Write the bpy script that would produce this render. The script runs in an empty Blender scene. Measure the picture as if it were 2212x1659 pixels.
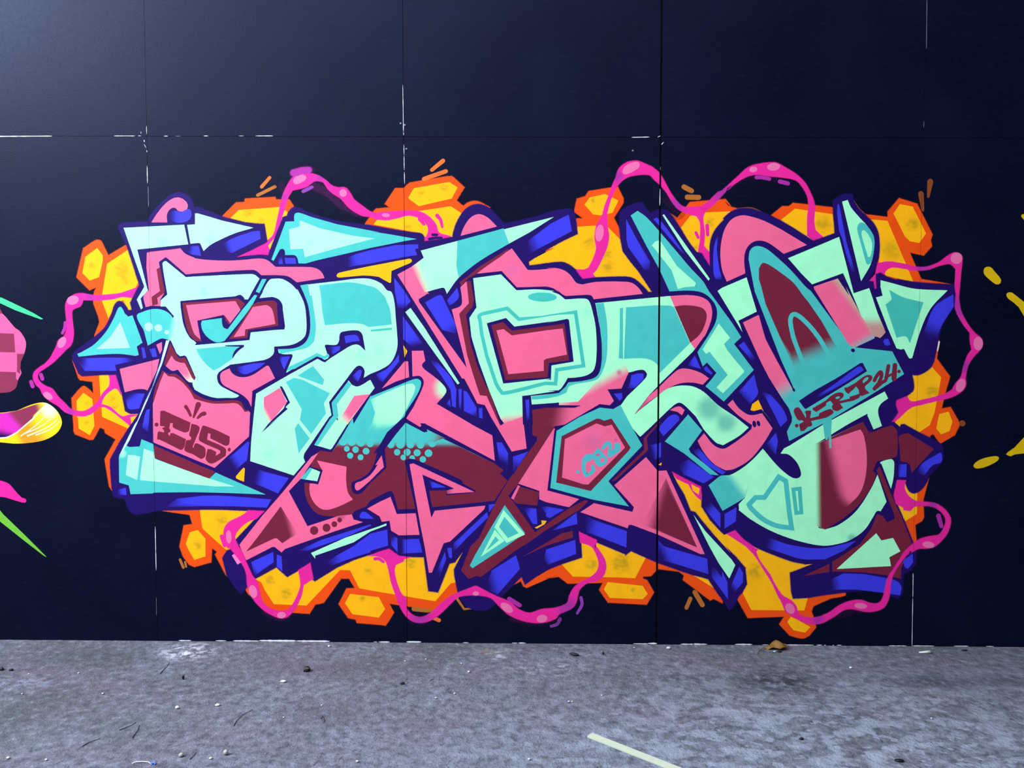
import bpy, bmesh, math, random
import numpy as np
from mathutils import Vector, Matrix, noise
from mathutils.geometry import delaunay_2d_cdt
S = bpy.context.scene
C = S.collection
random.seed(7)

# ------------------------------------------------------------------ camera, sky, lights, exposure
cam_d = bpy.data.cameras.new('camera'); cam = bpy.data.objects.new('camera', cam_d); C.objects.link(cam)
cam_d.sensor_width = 36.0; cam_d.lens = 36.0*1650/2212; cam_d.clip_start = 0.05
cam.matrix_world = Matrix.Translation([1.7965, -3.6572, 1.437]) @ Matrix([[0.999863, -0.001572, 0.016481], [0.016537, 0.046763, -0.998769], [0.000799, 0.998905, 0.046783]]).to_4x4()
S.camera = cam
S.view_settings.view_transform = 'Standard'; S.view_settings.look = 'None'
S.view_settings.gamma = 1.0; S.view_settings.use_curve_mapping = False
S.view_settings.exposure = 0.0
S.cycles.transparent_max_bounces = 32

world = bpy.data.worlds.new('overcast_sky'); S.world = world; world.use_nodes = True
bg = world.node_tree.nodes['Background']
bg.inputs[0].default_value = (0.55, 0.66, 1.0, 1); bg.inputs[1].default_value = 0.10

def area(name, loc, target, sx, sy, power, col):
    d = bpy.data.lights.new(name, 'AREA'); d.shape = 'RECTANGLE'; d.size = sx; d.size_y = sy; d.energy = power; d.color = col
    o = bpy.data.objects.new(name, d); C.objects.link(o); o.location = loc
    o.rotation_euler = (Vector(target)-Vector(loc)).to_track_quat('-Z', 'Y').to_euler(); return o
area('daylight_opening', (-4.2, -3.3, 5.6), (0.4, 0, 1.4), 3.0, 2.6, 1200, (0.90, 0.97, 1.05))
area('sheen_fill', (-0.5, -3.9, 6.1), (0.9, -0.4, 1.0), 4.0, 1.6, 300, (0.92, 0.97, 1.05))  # added unseen light that spreads the sheen across the upper boards
area('overhead_fill', (3.6, -4.2, 9.5), (2.8, -1.2, 0.0), 4.0, 2.4, 190, (0.98, 0.98, 1.0))  # added fill light, unseen, high enough to keep its reflection out of view

# ------------------------------------------------------------------ helpers
def lin(c):
    return tuple(((v/255)/12.92 if v/255 <= 0.04045 else ((v/255+0.055)/1.055)**2.4) for v in c)
def tag(o, label=None, cat=None, group=None, kind=None):
    if label: o['label'] = label
    if cat: o['category'] = cat
    if group: o['group'] = group
    if kind: o['kind'] = kind
    return o
def empty(name, loc=(0,0,0)):
    o = bpy.data.objects.new(name, None); C.objects.link(o); o.location = loc; o.empty_display_size = 0.1; return o
def obj(name, bm, mat, parent=None, loc=None, smooth=False):
    me = bpy.data.meshes.new(name); bm.to_mesh(me); bm.free()
    if smooth:
        for p in me.polygons: p.use_smooth = True
    me.materials.append(mat)
    o = bpy.data.objects.new(name, me); C.objects.link(o)
    if loc is not None: o.location = loc
    if parent is not None: o.parent = parent
    return o
class NT:
    def __init__(s, name):
        s.m = bpy.data.materials.new(name); s.m.use_nodes = True
        s.t = s.m.node_tree; s.b = s.t.nodes['Principled BSDF']
    def n(s, typ, **kw):
        x = s.t.nodes.new(typ)
        for k, v in kw.items(): setattr(x, k, v)
        return x
    def l(s, a, b): s.t.links.new(a, b)
    def noise(s, vec, scale, detail=3, rough=0.55):
        x = s.n('ShaderNodeTexNoise'); x.inputs['Scale'].default_value = scale; x.inputs['Detail'].default_value = detail; x.inputs['Roughness'].default_value = rough
        s.l(vec, x.inputs['Vector']); return x.outputs['Fac']
    def ramp(s, fac, stops):
        x = s.n('ShaderNodeValToRGB'); e = x.color_ramp.elements
        while len(e) < len(stops): e.new(0.5)
        for i, (p, c) in enumerate(stops):
            e[i].position = p; e[i].color = (c, c, c, 1) if not isinstance(c, tuple) else (*c, 1)
        s.l(fac, x.inputs[0]); return x.outputs[0]
    def mix(s, fac, a, b, mode='MIX'):
        x = s.n('ShaderNodeMix', data_type='RGBA', blend_type=mode)
        for v, i in ((fac, 0), (a, 6), (b, 7)):
            if hasattr(v, 'links') or hasattr(v, 'is_linked'): s.l(v, x.inputs[i])
            elif isinstance(v, tuple): x.inputs[i].default_value = (*v, 1)
            else: x.inputs[i].default_value = v
        return x.outputs[2]
    def math(s, op, a, b=0.0):
        x = s.n('ShaderNodeMath', operation=op)
        for v, i in ((a, 0), (b, 1)):
            if hasattr(v, 'is_linked'): s.l(v, x.inputs[i])
            else: x.inputs[i].default_value = v
        return x.outputs[0]
    def mapv(s, vec, scale=(1,1,1), rot=(0,0,0), loc=(0,0,0)):
        x = s.n('ShaderNodeMapping'); x.inputs['Scale'].default_value = scale; x.inputs['Rotation'].default_value = rot; x.inputs['Location'].default_value = loc
        s.l(vec, x.inputs['Vector']); return x.outputs[0]
    def bump(s, h, strength, dist):
        x = s.n('ShaderNodeBump'); x.inputs['Strength'].default_value = strength; x.inputs['Distance'].default_value = dist
        s.l(h, x.inputs['Height']); s.l(x.outputs[0], s.b.inputs['Normal'])
    def geo(s): return s.n('ShaderNodeNewGeometry').outputs['Position']

def plain(name, col, rough=0.7, var=0.12, scale=60, spec=0.3):
    k = NT(name); g = k.geo(); f = k.noise(g, scale)
    c = lin(col); d = tuple(v*(1-var) for v in c); e = tuple(min(1, v*(1+var)) for v in c)
    k.l(k.mix(f, d, e), k.b.inputs['Base Color']); k.b.inputs['Roughness'].default_value = rough; k.b.inputs['Specular IOR Level'].default_value = spec
    k.bump(f, 0.25, 0.002); return k.m

# sprayed paint: colour and cover come from the paint attribute, grain from noise
k = NT('spray_paint'); at = k.n('ShaderNodeVertexColor', layer_name='paint'); g = k.geo()
gr = k.ramp(k.noise(g, 420, 2, 0.7), [(0.3, 0.90), (0.7, 1.06)])
cl = k.ramp(k.noise(g, 14, 3), [(0.35, 0.95), (0.65, 1.03)])
k.l(k.mix(1.0, k.mix(1.0, at.outputs[0], gr, 'MULTIPLY'), cl, 'MULTIPLY'), k.b.inputs['Base Color'])
k.b.inputs['Roughness'].default_value = 0.5; k.b.inputs['Specular IOR Level'].default_value = 0.10
gn = k.noise(g, 800, 1, 0.5)          # overspray is made of droplets: each spot is either covered or bare
al = k.math('GREATER_THAN', k.math('ADD', k.math('MULTIPLY', at.outputs[1], 0.56), 0.22), gn)
k.l(al, k.b.inputs['Alpha']); SPRAY = k.m

# black board paint: roller texture, dust, faint smudges
k = NT('black_board_paint'); g = k.geo()
n1 = k.noise(g, 2.2, 4); n2 = k.noise(k.mapv(g, (3, 1, 9)), 6, 4); n3 = k.noise(g, 300, 2, 0.8)
base = k.mix(k.ramp(n1, [(0.35, 0.0), (0.7, 1.0)]), (0.0012, 0.0019, 0.0105), (0.0026, 0.0037, 0.0165))
base = k.mix(k.ramp(n2, [(0.55, 0.0), (0.8, 0.5)]), base, (0.006, 0.008, 0.018))
base = k.mix(k.ramp(n3, [(0.62, 0.0), (0.78, 0.55)]), base, (0.013, 0.020, 0.050))
k.l(base, k.b.inputs['Base Color']); k.b.inputs['Specular IOR Level'].default_value = 0.14; k.b.inputs['Specular Tint'].default_value = (0.46, 0.56, 1.0, 1)
k.l(k.ramp(k.noise(g, 40, 3), [(0.3, 0.45), (0.7, 0.50)]), k.b.inputs['Roughness'])
k.bump(k.noise(g, 160, 3, 0.7), 0.35, 0.0015); BOARD = k.m
GAP = plain('dark_batten', (8, 8, 12), 0.9)
BARE = plain('bare_board_edge', (214, 218, 224), 0.8, 0.15, 200)
GREYED = plain('worn_board_edge', (120, 126, 150), 0.8, 0.2, 300)
STEEL = plain('zinc_screw', (120, 125, 140), 0.4, 0.1, 500, 0.6)

# ------------------------------------------------------------------ setting: boarded wall and concrete floor
SEAMS = [[-0.00197, -0.0003], [1.22577, -0.00148], [2.43757, -0.00097], [3.6651, -0.00165]]        # x = a + b*z of the four joints
HZ = [[0.00182, -0.00034], [2.44334, -0.0057]]              # z = a + b*x of the foot and of the cross joint
GAPW = [0.0013, 0.0022, 0.0085, 0.0010]
def seam(i, z):
    if 0 <= i < 4: a, b = SEAMS[i]; return a+b*z
    return 1.22*i
def gapw(i): return GAPW[i] if 0 <= i < 4 else 0.003
wall = bmesh.new()
bmesh.ops.create_cube(wall, size=1.0, matrix=Matrix.Translation((1.8, 0.032, 2.45)) @ Matrix.Diagonal((8.7, 0.036, 4.9, 1)))
WALL = tag(obj('wall_back', wall, GAP), 'black painted board wall carrying the graffiti', kind='structure')
def cross(x, row): return HZ[1][0]+HZ[1][1]*x if row else HZ[0][0]+HZ[0][1]*x
for row in (0, 1):
    for i in range(-2, 5):
        bm = bmesh.new(); vs = []
        for (j, sgn) in ((i, 1), (i+1, -1)):
            for top in (0, 1):
                if row == 0: zz = (0.003 if not top else None)
                else: zz = None if not top else 4.88
                xm = seam(j, 2.44 if (row == 0) == bool(top) else (0 if row == 0 else 4.88))
                if zz is None: zz = cross(xm, 1) + (-0.0008 if row == 0 else 0.0008)
                vs.append((xm+sgn*gapw(j)/2, zz))
        q4 = [vs[0], vs[2], vs[3], vs[1]]
        pr = random.uniform(-0.0006, 0.0006)
        f = [bm.verts.new((x, 0.0, z)) for x, z in q4]; r = [bm.verts.new((x, 0.0135, z)) for x, z in q4]
        bm.faces.new(f); bm.faces.new(r[::-1])
        for a in range(4): bm.faces.new((f[a], r[a], r[(a+1) % 4], f[(a+1) % 4]))
        bmesh.ops.recalc_face_normals(bm, faces=bm.faces)
        obj('panel', bm, BOARD, WALL)
def strip(name, x0, z0, x1, z1, w, mat, y=-0.0006):
    d = Vector((x1-x0, z1-z0)); L = d.length; d /= L; n = Vector((-d.y, d.x))*w/2
    bm = bmesh.new(); top = []; bot = []; N = max(2, min(14, int(L/0.012)))
    for i in range(N+1):
        t = i/N; e = (0.25 if i in (0, N) else 1)*random.uniform(0.55, 1.1)
        p = Vector((x0, z0))+d*L*t
        top.append((p+n*e)); bot.append(p-n*e)
    lo = [[bm.verts.new((p.x, yy, p.y)) for p in pts] for yy in (y, y+0.0006) for pts in (top, bot)]
    for i in range(N):
        bm.faces.new((lo[0][i], lo[0][i+1], lo[1][i+1], lo[1][i])); bm.faces.new((lo[0][i], lo[2][i], lo[2][i+1], lo[0][i+1])); bm.faces.new((lo[1][i+1], lo[3][i+1], lo[3][i], lo[1][i]))
    bmesh.ops.recalc_face_normals(bm, faces=bm.faces)
    return obj(name, bm, mat, WALL)
for (x0, z0, x1, z1, w) in [[-0.7767, 2.4452, -0.4573, 2.4457, 0.0049], [-0.1611, 2.4455, -0.0589, 2.4451, 0.0036], [-0.0455, 2.4453, -0.03, 2.4455, 0.0029], [0.0788, 2.4437, 0.0988, 2.4437, 0.0036], [0.132, 2.4431, 0.1609, 2.443, 0.0022], [0.2695, 2.4439, 0.2917, 2.4438, 0.0044], [0.4377, 2.4433, 0.4621, 2.4432, 0.0031], [0.5173, 2.443, 0.6013, 2.4427, 0.004], [2.2979, 2.4295, 2.3827, 2.4309, 0.0039], [2.4207, 2.4301, 2.4337, 2.4363, 0.0052], [2.4385, 2.3952, 2.4492, 2.407, 0.0043], [-0.0166, 2.4267, -0.0146, 2.4158, 0.0058], [-0.0175, 2.4072, -0.0068, 2.3875, 0.0027], [-0.0059, 2.3788, -0.0028, 2.3679, 0.004], [-0.0046, 2.3048, -0.0042, 2.2218, 0.0038], [-0.0018, 2.2087, -0.0017, 2.108, 0.0022], [-0.0306, 2.4659, -0.0298, 2.455, 0.0031], [-0.0036, 2.4918, -0.0036, 2.4527, 0.0027], [-0.0023, 0.5684, -0.0023, 0.3513, 0.0034], [-0.0047, 0.2182, -0.0053, 0.1261, 0.0021], [1.2195, 2.6786, 1.2217, 2.4589, 0.0031], [1.2217, 2.4568, 1.2225, 2.4438, 0.0048], [1.2231, 2.4006, 1.2241, 2.3486, 0.0031], [1.2236, 2.3465, 1.2241, 2.2793, 0.0037], [1.2245, 2.2728, 1.2251, 2.2141, 0.0033], [2.4353, 2.2929, 2.4351, 2.2756, 0.0024], [2.4346, 2.1892, 2.4341, 2.1113, 0.0035], [3.6655, 0.3585, 3.6671, 0.2412, 0.0035], [3.6668, 0.2366, 3.6691, 0.0008, 0.0027], [3.6613, 3.064, 3.6648, 2.8321, 0.0019], [3.6619, 2.4987, 3.6618, 2.4688, 0.0019]]: strip('bare_edge', x0, z0, x1, z1, w*0.85, BARE if w > 0.0026 else GREYED)
for (x0, x1, h) in [[0.1015, 0.1633, 0.0046], [0.2845, 0.337, 0.005], [0.3713, 0.499, 0.0055], [0.499, 0.6813, 0.0091], [0.6813, 0.8451, 0.0082], [1.0608, 1.079, 0.0041], [1.0858, 1.1402, 0.005], [1.2218, 1.2943, 0.0077], [1.4978, 1.525, 0.0036], [1.7372, 1.7642, 0.0041], [1.7687, 1.8048, 0.005], [2.3265, 2.3983, 0.0049], [2.3983, 2.4409, 0.009], [2.5551, 2.6223, 0.0045], [2.6133, 2.6827, 0.0058], [2.819, 2.9016, 0.0067], [2.9485, 2.9798, 0.0036], [3.0623, 3.1981, 0.004], [3.2115, 3.2382, 0.0045], [3.2471, 3.256, 0.0036], [3.2872, 3.2961, 0.0036], [3.3094, 3.3317, 0.0044], [3.5582, 3.6425, 0.0031], [3.6715, 3.7756, 0.004], [3.8686, 3.9394, 0.0044], [4.0235, 4.0588, 0.0044]]: strip('bare_edge', x0, 0.001+h/2, x1, 0.001+h/2, h, BARE)
for (x, z) in [[1.2085, 2.4989], [1.2282, 2.4913], [1.2353, 2.38], [2.3049, 2.3677]]:
    bm = bmesh.new(); bmesh.ops.create_cone(bm, cap_ends=True, segments=12, radius1=0.0045, radius2=0.0035, depth=0.0015, matrix=Matrix.Translation((x, -0.0006, z)) @ Matrix.Rotation(math.pi/2, 4, 'X'))
    bmesh.ops.create_cone(bm, cap_ends=True, segments=4, radius1=0.0018, radius2=0.0018, depth=0.002, matrix=Matrix.Translation((x, -0.0008, z)) @ Matrix.Rotation(math.pi/2, 4, 'X'))
    obj('screw_head', bm, STEEL, WALL)

k = NT('worn_concrete'); g = k.geo()
def blob(cx, cy, rx, ry):
    v = k.mapv(g, (1/rx, 1/ry, 1), (0, 0, 0), (-cx/rx, -cy/ry, 0))
    ln = k.n('ShaderNodeVectorMath', operation='LENGTH'); k.l(v, ln.inputs[0])
    return k.ramp(ln.outputs['Value'], [(0.25, 1.0), (1.0, 0.0)])
lay = k.mapv(g, (1, 1.15, 1))
a = k.noise(lay, 1.7, 5, 0.6); b_ = k.noise(k.mapv(g, (1, 1.1, 1), (0, 0, 0.5), (3, 1, 0)), 3.1, 5, 0.62); c_ = k.noise(k.mapv(g, (1, 1.0, 1), (0, 0, 0.25)), 24, 6, 0.68); d_ = k.noise(g, 170, 3, 0.75)
col = k.mix(k.ramp(a, [(0.35, 0.0), (0.66, 1.0)]), lin((78, 82, 86)), lin((106, 110, 126)))
col = k.mix(k.ramp(b_, [(0.47, 0.0), (0.64, 0.8)]), col, lin((100, 89, 106)))
dust_light = blob(2.5, -1.8, 3.6, 1.9)  # pale dust with light painted in: floor brighter toward camera and right
col = k.mix(k.math('MULTIPLY', dust_light, k.ramp(k.noise(lay, 2.8, 4, 0.6), [(0.32, 0.35), (0.66, 0.95)])), col, lin((124, 132, 150)))
col = k.mix(k.ramp(c_, [(0.36, 0.75), (0.53, 0.0)]), col, lin((62, 64, 74)))
col = k.mix(k.ramp(c_, [(0.55, 0.0), (0.72, 0.7)]), col, lin((140, 146, 166)))
fl = k.noise(k.mapv(g, (1, 1.25, 1), (0, 0, 0.12)), 8, 4, 0.55); f2 = k.noise(k.mapv(g, (1, 1.3, 1), (0, 0, 0.05), (5, 2, 0)), 17, 2, 0.5)
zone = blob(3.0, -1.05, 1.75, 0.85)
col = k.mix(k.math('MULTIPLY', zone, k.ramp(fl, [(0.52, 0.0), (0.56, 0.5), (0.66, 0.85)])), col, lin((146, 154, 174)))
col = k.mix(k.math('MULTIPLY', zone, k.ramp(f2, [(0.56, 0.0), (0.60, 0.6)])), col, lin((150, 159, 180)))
left = blob(0.6, -1.0, 2.2, 1.4)
def marks(rot, sx, sy, seed):
    n = k.noise(k.mapv(k.mapv(g, (1, 1, 1), (0, 0, rot), (seed, seed*2, 0)), (sx, sy, 1)), 1.0, 2, 0.5)
    return k.math('MULTIPLY', k.ramp(n, [(0.66, 0.0), (0.71, 1.0)]), k.ramp(k.noise(k.mapv(g, (1, 1, 1), (0, 0, 0), (seed, 0, 0)), 4.5, 3, 0.6), [(0.45, 0.0), (0.58, 1.0)]))
m1 = marks(-0.7, 16, 110, 2); m2 = marks(-1.25, 12, 95, 9)
mk = k.math('MULTIPLY', k.math('MAXIMUM', m1, m2), left)
col = k.mix(k.math('MULTIPLY', mk, 0.6), col, lin((52, 54, 64)))
pit = k.noise(k.mapv(g, (1.0, 0.7, 1), (0, 0, 0.9)), 60, 3, 0.7)
col = k.mix(k.ramp(pit, [(0.29, 0.9), (0.37, 0.0)]), col, lin((50, 50, 60)))
for (bx, by, rx, ry, cc, st, lo, hi) in ((*(0.1961,-0.1300), .17, .13, (205, 210, 228), 0.9, 0.46, 0.6), (*(2.9019,-0.4023), .27, .20, (40, 44, 52), 0.95, 0.40, 0.56), (*(3.5525,-0.3904), .24, .10, (60, 66, 76), 0.9, 0.36, 0.52), (*(3.8729,-0.3845), .26, .08, (64, 70, 80), 0.8, 0.36, 0.52), (*(2.4381,-0.3784), .30, .07, (56, 60, 68), 0.7, 0.46, 0.58), (*(1.6716,-0.1246), .09, .10, (190, 194, 208), 0.7, 0.5, 0.62), (*(1.9165,-0.2917), .30, .10, (176, 180, 196), 0.6, 0.5, 0.66), (*(-0.1557,-0.2015), .36, .16, (58, 62, 62), 0.75, 0.25, 0.6), (*(1.6380,-0.1033), .12, .06, (120, 104, 66), 0.5, 0.4, 0.6), (*(0.8512,-0.2864), .55, .16, (86, 76, 92), 0.6, 0.3, 0.6), (*(0.9897,-0.7223), .22, .16, (84, 74, 88), 0.7, 0.35, 0.6), (*(-0.3546,-0.4757), .35, .06, (136, 142, 168), 0.6, 0.46, 0.6)):
    col = k.mix(k.math('MULTIPLY', k.math('MULTIPLY', blob(bx, by, rx, ry), k.ramp(k.noise(k.mapv(g, (1, 1.1, 1), (0, 0, 0), (bx, by, 0)), 22, 5, 0.7), [(lo, 0.0), (hi, 1.0)])), st), col, lin(cc))
col = k.mix(k.ramp(d_, [(0.66, 0.0), (0.80, 0.6)]), col, lin((190, 194, 208)))
col = k.mix(k.ramp(d_, [(0.26, 0.7), (0.38, 0.0)]), col, lin((60, 60, 74)))
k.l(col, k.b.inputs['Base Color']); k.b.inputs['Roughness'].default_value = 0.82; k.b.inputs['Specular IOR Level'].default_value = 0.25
hgt = k.math('SUBTRACT', k.math('ADD', k.math('MULTIPLY', c_, 0.9), k.math('ADD', k.math('MULTIPLY', d_, 0.22), k.math('MULTIPLY', pit, 0.45))), k.math('MULTIPLY', mk, 0.25))
k.bump(hgt, 0.8, 0.018); CONCRETE = k.m
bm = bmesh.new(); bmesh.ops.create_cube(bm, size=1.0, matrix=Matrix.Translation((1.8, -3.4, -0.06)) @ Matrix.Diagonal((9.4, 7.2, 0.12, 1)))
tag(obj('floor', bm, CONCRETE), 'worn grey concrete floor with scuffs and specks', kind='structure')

# ------------------------------------------------------------------ the painted pieces: outlines in half millimetres on the board face
PAL = dict(M=(.35,.90,.52), T=(.06,.47,.44), P=(.80,.120,.255), W=(.16,.0145,.038), O=(.013,.0035,.10), B=(.040,.040,.64), Y=(.92,.43,.006), G=(.80,.072,.005), V=(.74,.018,.27))
# secondary tones given as they read in mid-wall light
for a_, c_ in dict(Mg=(150,245,205), Mc=(205,240,250), Mt=(110,205,180), Mg2=(190,205,165), T2=(75,205,190), T3=(86,196,204), Ph=(255,132,200), Pm=(222,104,158), Pm2=(214,160,150), Ps=(236,112,166), Pd=(204,88,124), P2=(246,98,158), W2=(146,52,84),
  Yd=(206,165,26), Yp=(255,222,40), Yr=(236,196,20), G2=(250,118,52), Go=(255,158,40), Br=(150,74,38), Br2=(190,112,48), Vm=(225,50,190), Vp=(180,50,165), Vp2=(150,64,176), Vh=(250,122,178), Gm=(72,245,150), Gg=(118,200,65), Wh=(255,250,220)).items():
    PAL[a_] = tuple(min(0.95, v/1.3) for v in lin(c_))
def smooth_loop(q):
    out = []; n = len(q)
    for i in range(n):
        p0, p1, p2, p3 = q[i-1], q[i], q[(i+1) % n], q[(i+2) % n]
        if not (p1[2] or p2[2]): out.append(p1[:2]); continue
        L = math.hypot(p2[0]-p1[0], p2[1]-p1[1]); m = max(2, min(8, int(L/14)))
        def tg(a, b, c):
            d = (c[0]-a[0], c[1]-a[1]); l = math.hypot(*d) or 1
            return (d[0]/l*L, d[1]/l*L)
        ch = (p2[0]-p1[0], p2[1]-p1[1])
        t1 = tg(p0, p1, p2) if p1[2] else ch; t2 = tg(p1, p2, p3) if p2[2] else ch
        for j in range(m):
            t = j/m; h = (2*t**3-3*t*t+1, t**3-2*t*t+t, -2*t**3+3*t*t, t**3-t*t)
            out.append(tuple(h[0]*p1[d]+h[1]*t1[d]+h[2]*p2[d]+h[3]*t2[d] for d in (0, 1)))
    o2 = []
    for p in out:
        if not o2 or math.hypot(p[0]-o2[-1][0], p[1]-o2[-1][1]) > 0.4: o2.append(p)
    return o2
def fade_at(fades, x, z):
    r = []
    for f in fades:
        if f[0] == 'L':
            _, ax, az, bx, bz, c = f; dx, dz = bx-ax, bz-az
            t = ((x-ax)*dx+(z-az)*dz)/(dx*dx+dz*dz)
        else:
            _, cx, cz, r0, r1, c = f; t = 1-(math.hypot(x-cx, z-cz)-r0)/(r1-r0)
        t = min(1, max(0, t))
        if f[0] == 'R' and c in ('Yd', 'Mg'):
            t *= 0.35+1.1*max(0.0, noise.noise(Vector((x*0.02, z*0.045, 3.1)))+0.35)*(0.5 if c == 'Mg' else 1)
            t = min(1, t)
        r.append((t*t*(3-2*t)*(0.85 if f[0] == 'R' else 1), c))
    return r
def colour(base, fades, x, z):
    c = PAL[base]
    for t, k2 in fade_at(fades, x, z):
        d = PAL[k2]; c = tuple(c[i]*(1-t)+d[i]*t for i in range(3))
    return c
# how many coats lie under a shape: a 5 mm raster of the board
grid = np.zeros((1100, 720), dtype=int); CELL = 10.0; GX, GZ = -2000.0, -200.0
def level(P):
    Q = np.array(P); lo = Q.min(0)-CELL; hi = Q.max(0)+CELL
    i0, j0 = int((lo[0]-GX)/CELL), int((lo[1]-GZ)/CELL); i1, j1 = int((hi[0]-GX)/CELL)+1, int((hi[1]-GZ)/CELL)+1
    X = GX+(np.arange(i0, i1)+0.5)*CELL; Z = GZ+(np.arange(j0, j1)+0.5)*CELL
    XX, ZZ = np.meshgrid(X, Z, indexing='ij'); win = np.zeros(XX.shape)
    m = np.zeros(XX.shape, dtype=bool)
    for (ax, az), (bx, bz) in zip(Q, np.roll(Q, -1, 0)):
        side = (bx-ax)*(ZZ-az)-(XX-ax)*(bz-az)
        win += ((az <= ZZ) & (bz > ZZ) & (side > 0)).astype(float) - ((az > ZZ) & (bz <= ZZ) & (side < 0))
        k2 = max(1, int(math.hypot(bx-ax, bz-az)/CELL*2)+1)
        for t in range(k2+1):
            x = ax+(bx-ax)*t/k2; z = az+(bz-az)*t/k2; i, j = int((x-GX)/CELL)-i0, int((z-GZ)/CELL)-j0
            m[i, j] = True
    m |= np.abs(win) > 0.5
    sub = grid[i0:i1, j0:j1]; lv = int(sub[m].max())+1; sub[m] = lv
    return lv
last = {}
def paint(name, parent, base, feather, fades, loops, ring, cover=1.0):
    P = loops[0]+loops[1] if ring else loops[0]
    xs = [p[0] for p in P]; zs = [p[1] for p in P]; box = (min(xs), min(zs), max(xs), max(zs))
    y = -0.00008-0.000016*level(P)
    bm = bmesh.new(); lay = bm.verts.layers.float_color.new('paint')
    def vert(x, z, a=1.0):
        v = bm.verts.new((x/2000, y, z/2000)); v[lay] = (*colour(base, fades, x, z), a*cover); return v
    if ring:
        A, B = loops; va = [vert(*p) for p in A]; vb = [vert(*p) for p in B]; n = len(A)
        for i in range(n):
            j = (i+1) % n
            try: bm.faces.new((va[i], va[j], vb[j], vb[i]))
            except ValueError: pass
    else:
        n = len(P); area2 = sum(P[i-1][0]*P[i][1]-P[i][0]*P[i-1][1] for i in range(n))
        if area2 < 0: P = P[::-1]
        pts = [Vector(p) for p in P]; edges = [(i, (i+1) % n) for i in range(n)]
        if fades:
            w = min((math.hypot(f[3]-f[1], f[4]-f[2]) if f[0] == 'L' else f[4]-f[3]) for f in fades)
            st = max(8, min(40, w/4)); nx = int((box[2]-box[0])/st); nz = int((box[3]-box[1])/st)
            while nx*nz > 9000: st *= 1.3; nx = int((box[2]-box[0])/st); nz = int((box[3]-box[1])/st)
            for i in range(1, nx+1):
                for j in range(1, nz+1):
                    x = box[0]+(i-(0.5 if j % 2 else 0))*st; z = box[1]+j*st
                    for f in fades:
                        if f[0] == 'L':
                            dx, dz = f[3]-f[1], f[4]-f[2]; t = ((x-f[1])*dx+(z-f[2])*dz)/(dx*dx+dz*dz); hit = -0.35 < t < 1.35
                        else: hit = f[3]-st < math.hypot(x-f[1], z-f[2]) < f[4]+st or math.hypot(x-f[1], z-f[2]) < st*1.5
                        if hit: pts.append(Vector((x, z))); break
        ov, oe, of, *_ = delaunay_2d_cdt(pts, edges, [], 0, 0.01, False)
        of = [list(f) for f in of if len(f) == 3]
        Q = np.array(P); cen = np.array([[(ov[f[0]][d]+ov[f[1]][d]+ov[f[2]][d])/3 for d in (0, 1)] for f in of])
        win = np.zeros(len(of)); A2, B2 = Q, np.roll(Q, -1, 0)
        for (ax, az), (bx, bz) in zip(A2, B2):
            side = (bx-ax)*(cen[:, 1]-az)-(cen[:, 0]-ax)*(bz-az)
            win += ((az <= cen[:, 1]) & (bz > cen[:, 1]) & (side > 0)).astype(float) - ((az > cen[:, 1]) & (bz <= cen[:, 1]) & (side < 0))
        of = [f for f, w_ in zip(of, win) if abs(w_) > 0.5]
        vv = [vert(p.x, p.y) for p in ov]
        for f in of:
            try: bm.faces.new([vv[i] for i in f])
            except ValueError: pass
        # soft sprayed rim
        fw = feather*2*2.2
        N = []
        for i in range(n):
            a, b, c = P[i-1], P[i], P[(i+1) % n]
            d1 = (b[0]-a[0], b[1]-a[1]); l1 = math.hypot(*d1) or 1; d2 = (c[0]-b[0], c[1]-b[1]); l2 = math.hypot(*d2) or 1
            n1 = (d1[1]/l1, -d1[0]/l1); n2 = (d2[1]/l2, -d2[0]/l2); mx, mz = n1[0]+n2[0], n1[1]+n2[1]; l = math.hypot(mx, mz)
            if l < 1e-3: N.append(n1); continue
            k2 = min(1.6, 2/l); N.append((mx/l*k2, mz/l*k2))
        inn = [vert(p[0], p[1], 1.0) for p in P]
        mid = [vert(p[0]+m_[0]*fw*0.35, p[1]+m_[1]*fw*0.35, 0.5) for p, m_ in zip(P, N)]
        out = [vert(p[0]+m_[0]*fw, p[1]+m_[1]*fw, 0.0) for p, m_ in zip(P, N)]
        for A, B in ((inn, mid), (mid, out)):
            for i in range(n):
                j = (i+1) % n
                bm.faces.new((A[i], A[j], B[j], B[i]))
    # the joints between the boards stay open
    for i, (sa, sb) in enumerate(SEAMS):
        xm = sa+sb*(box[1]+box[3])/4000
        if box[0]/2000 < xm+0.03 and box[2]/2000 > xm-0.03:
            for sg in (-1, 1):
                o = Vector((sa+sg*GAPW[i]/2, 0, 0)); nrm = Vector((1, 0, -sb))
                bmesh.ops.bisect_plane(bm, geom=bm.verts[:]+bm.edges[:]+bm.faces[:], plane_co=o, plane_no=nrm, dist=1e-6)
            kill = [f for f in bm.faces if abs((lambda c: c.x-(sa+sb*c.z))(f.calc_center_median())) < GAPW[i]/2-1e-6]
            bmesh.ops.delete(bm, geom=kill, context='FACES')
    for f in bm.faces:
        if f.normal.y > 0: f.normal_flip()
    par = last.get(parent, roots.get(parent))
    o = obj(name, bm, SPRAY, par); last[name] = o; return o

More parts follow.
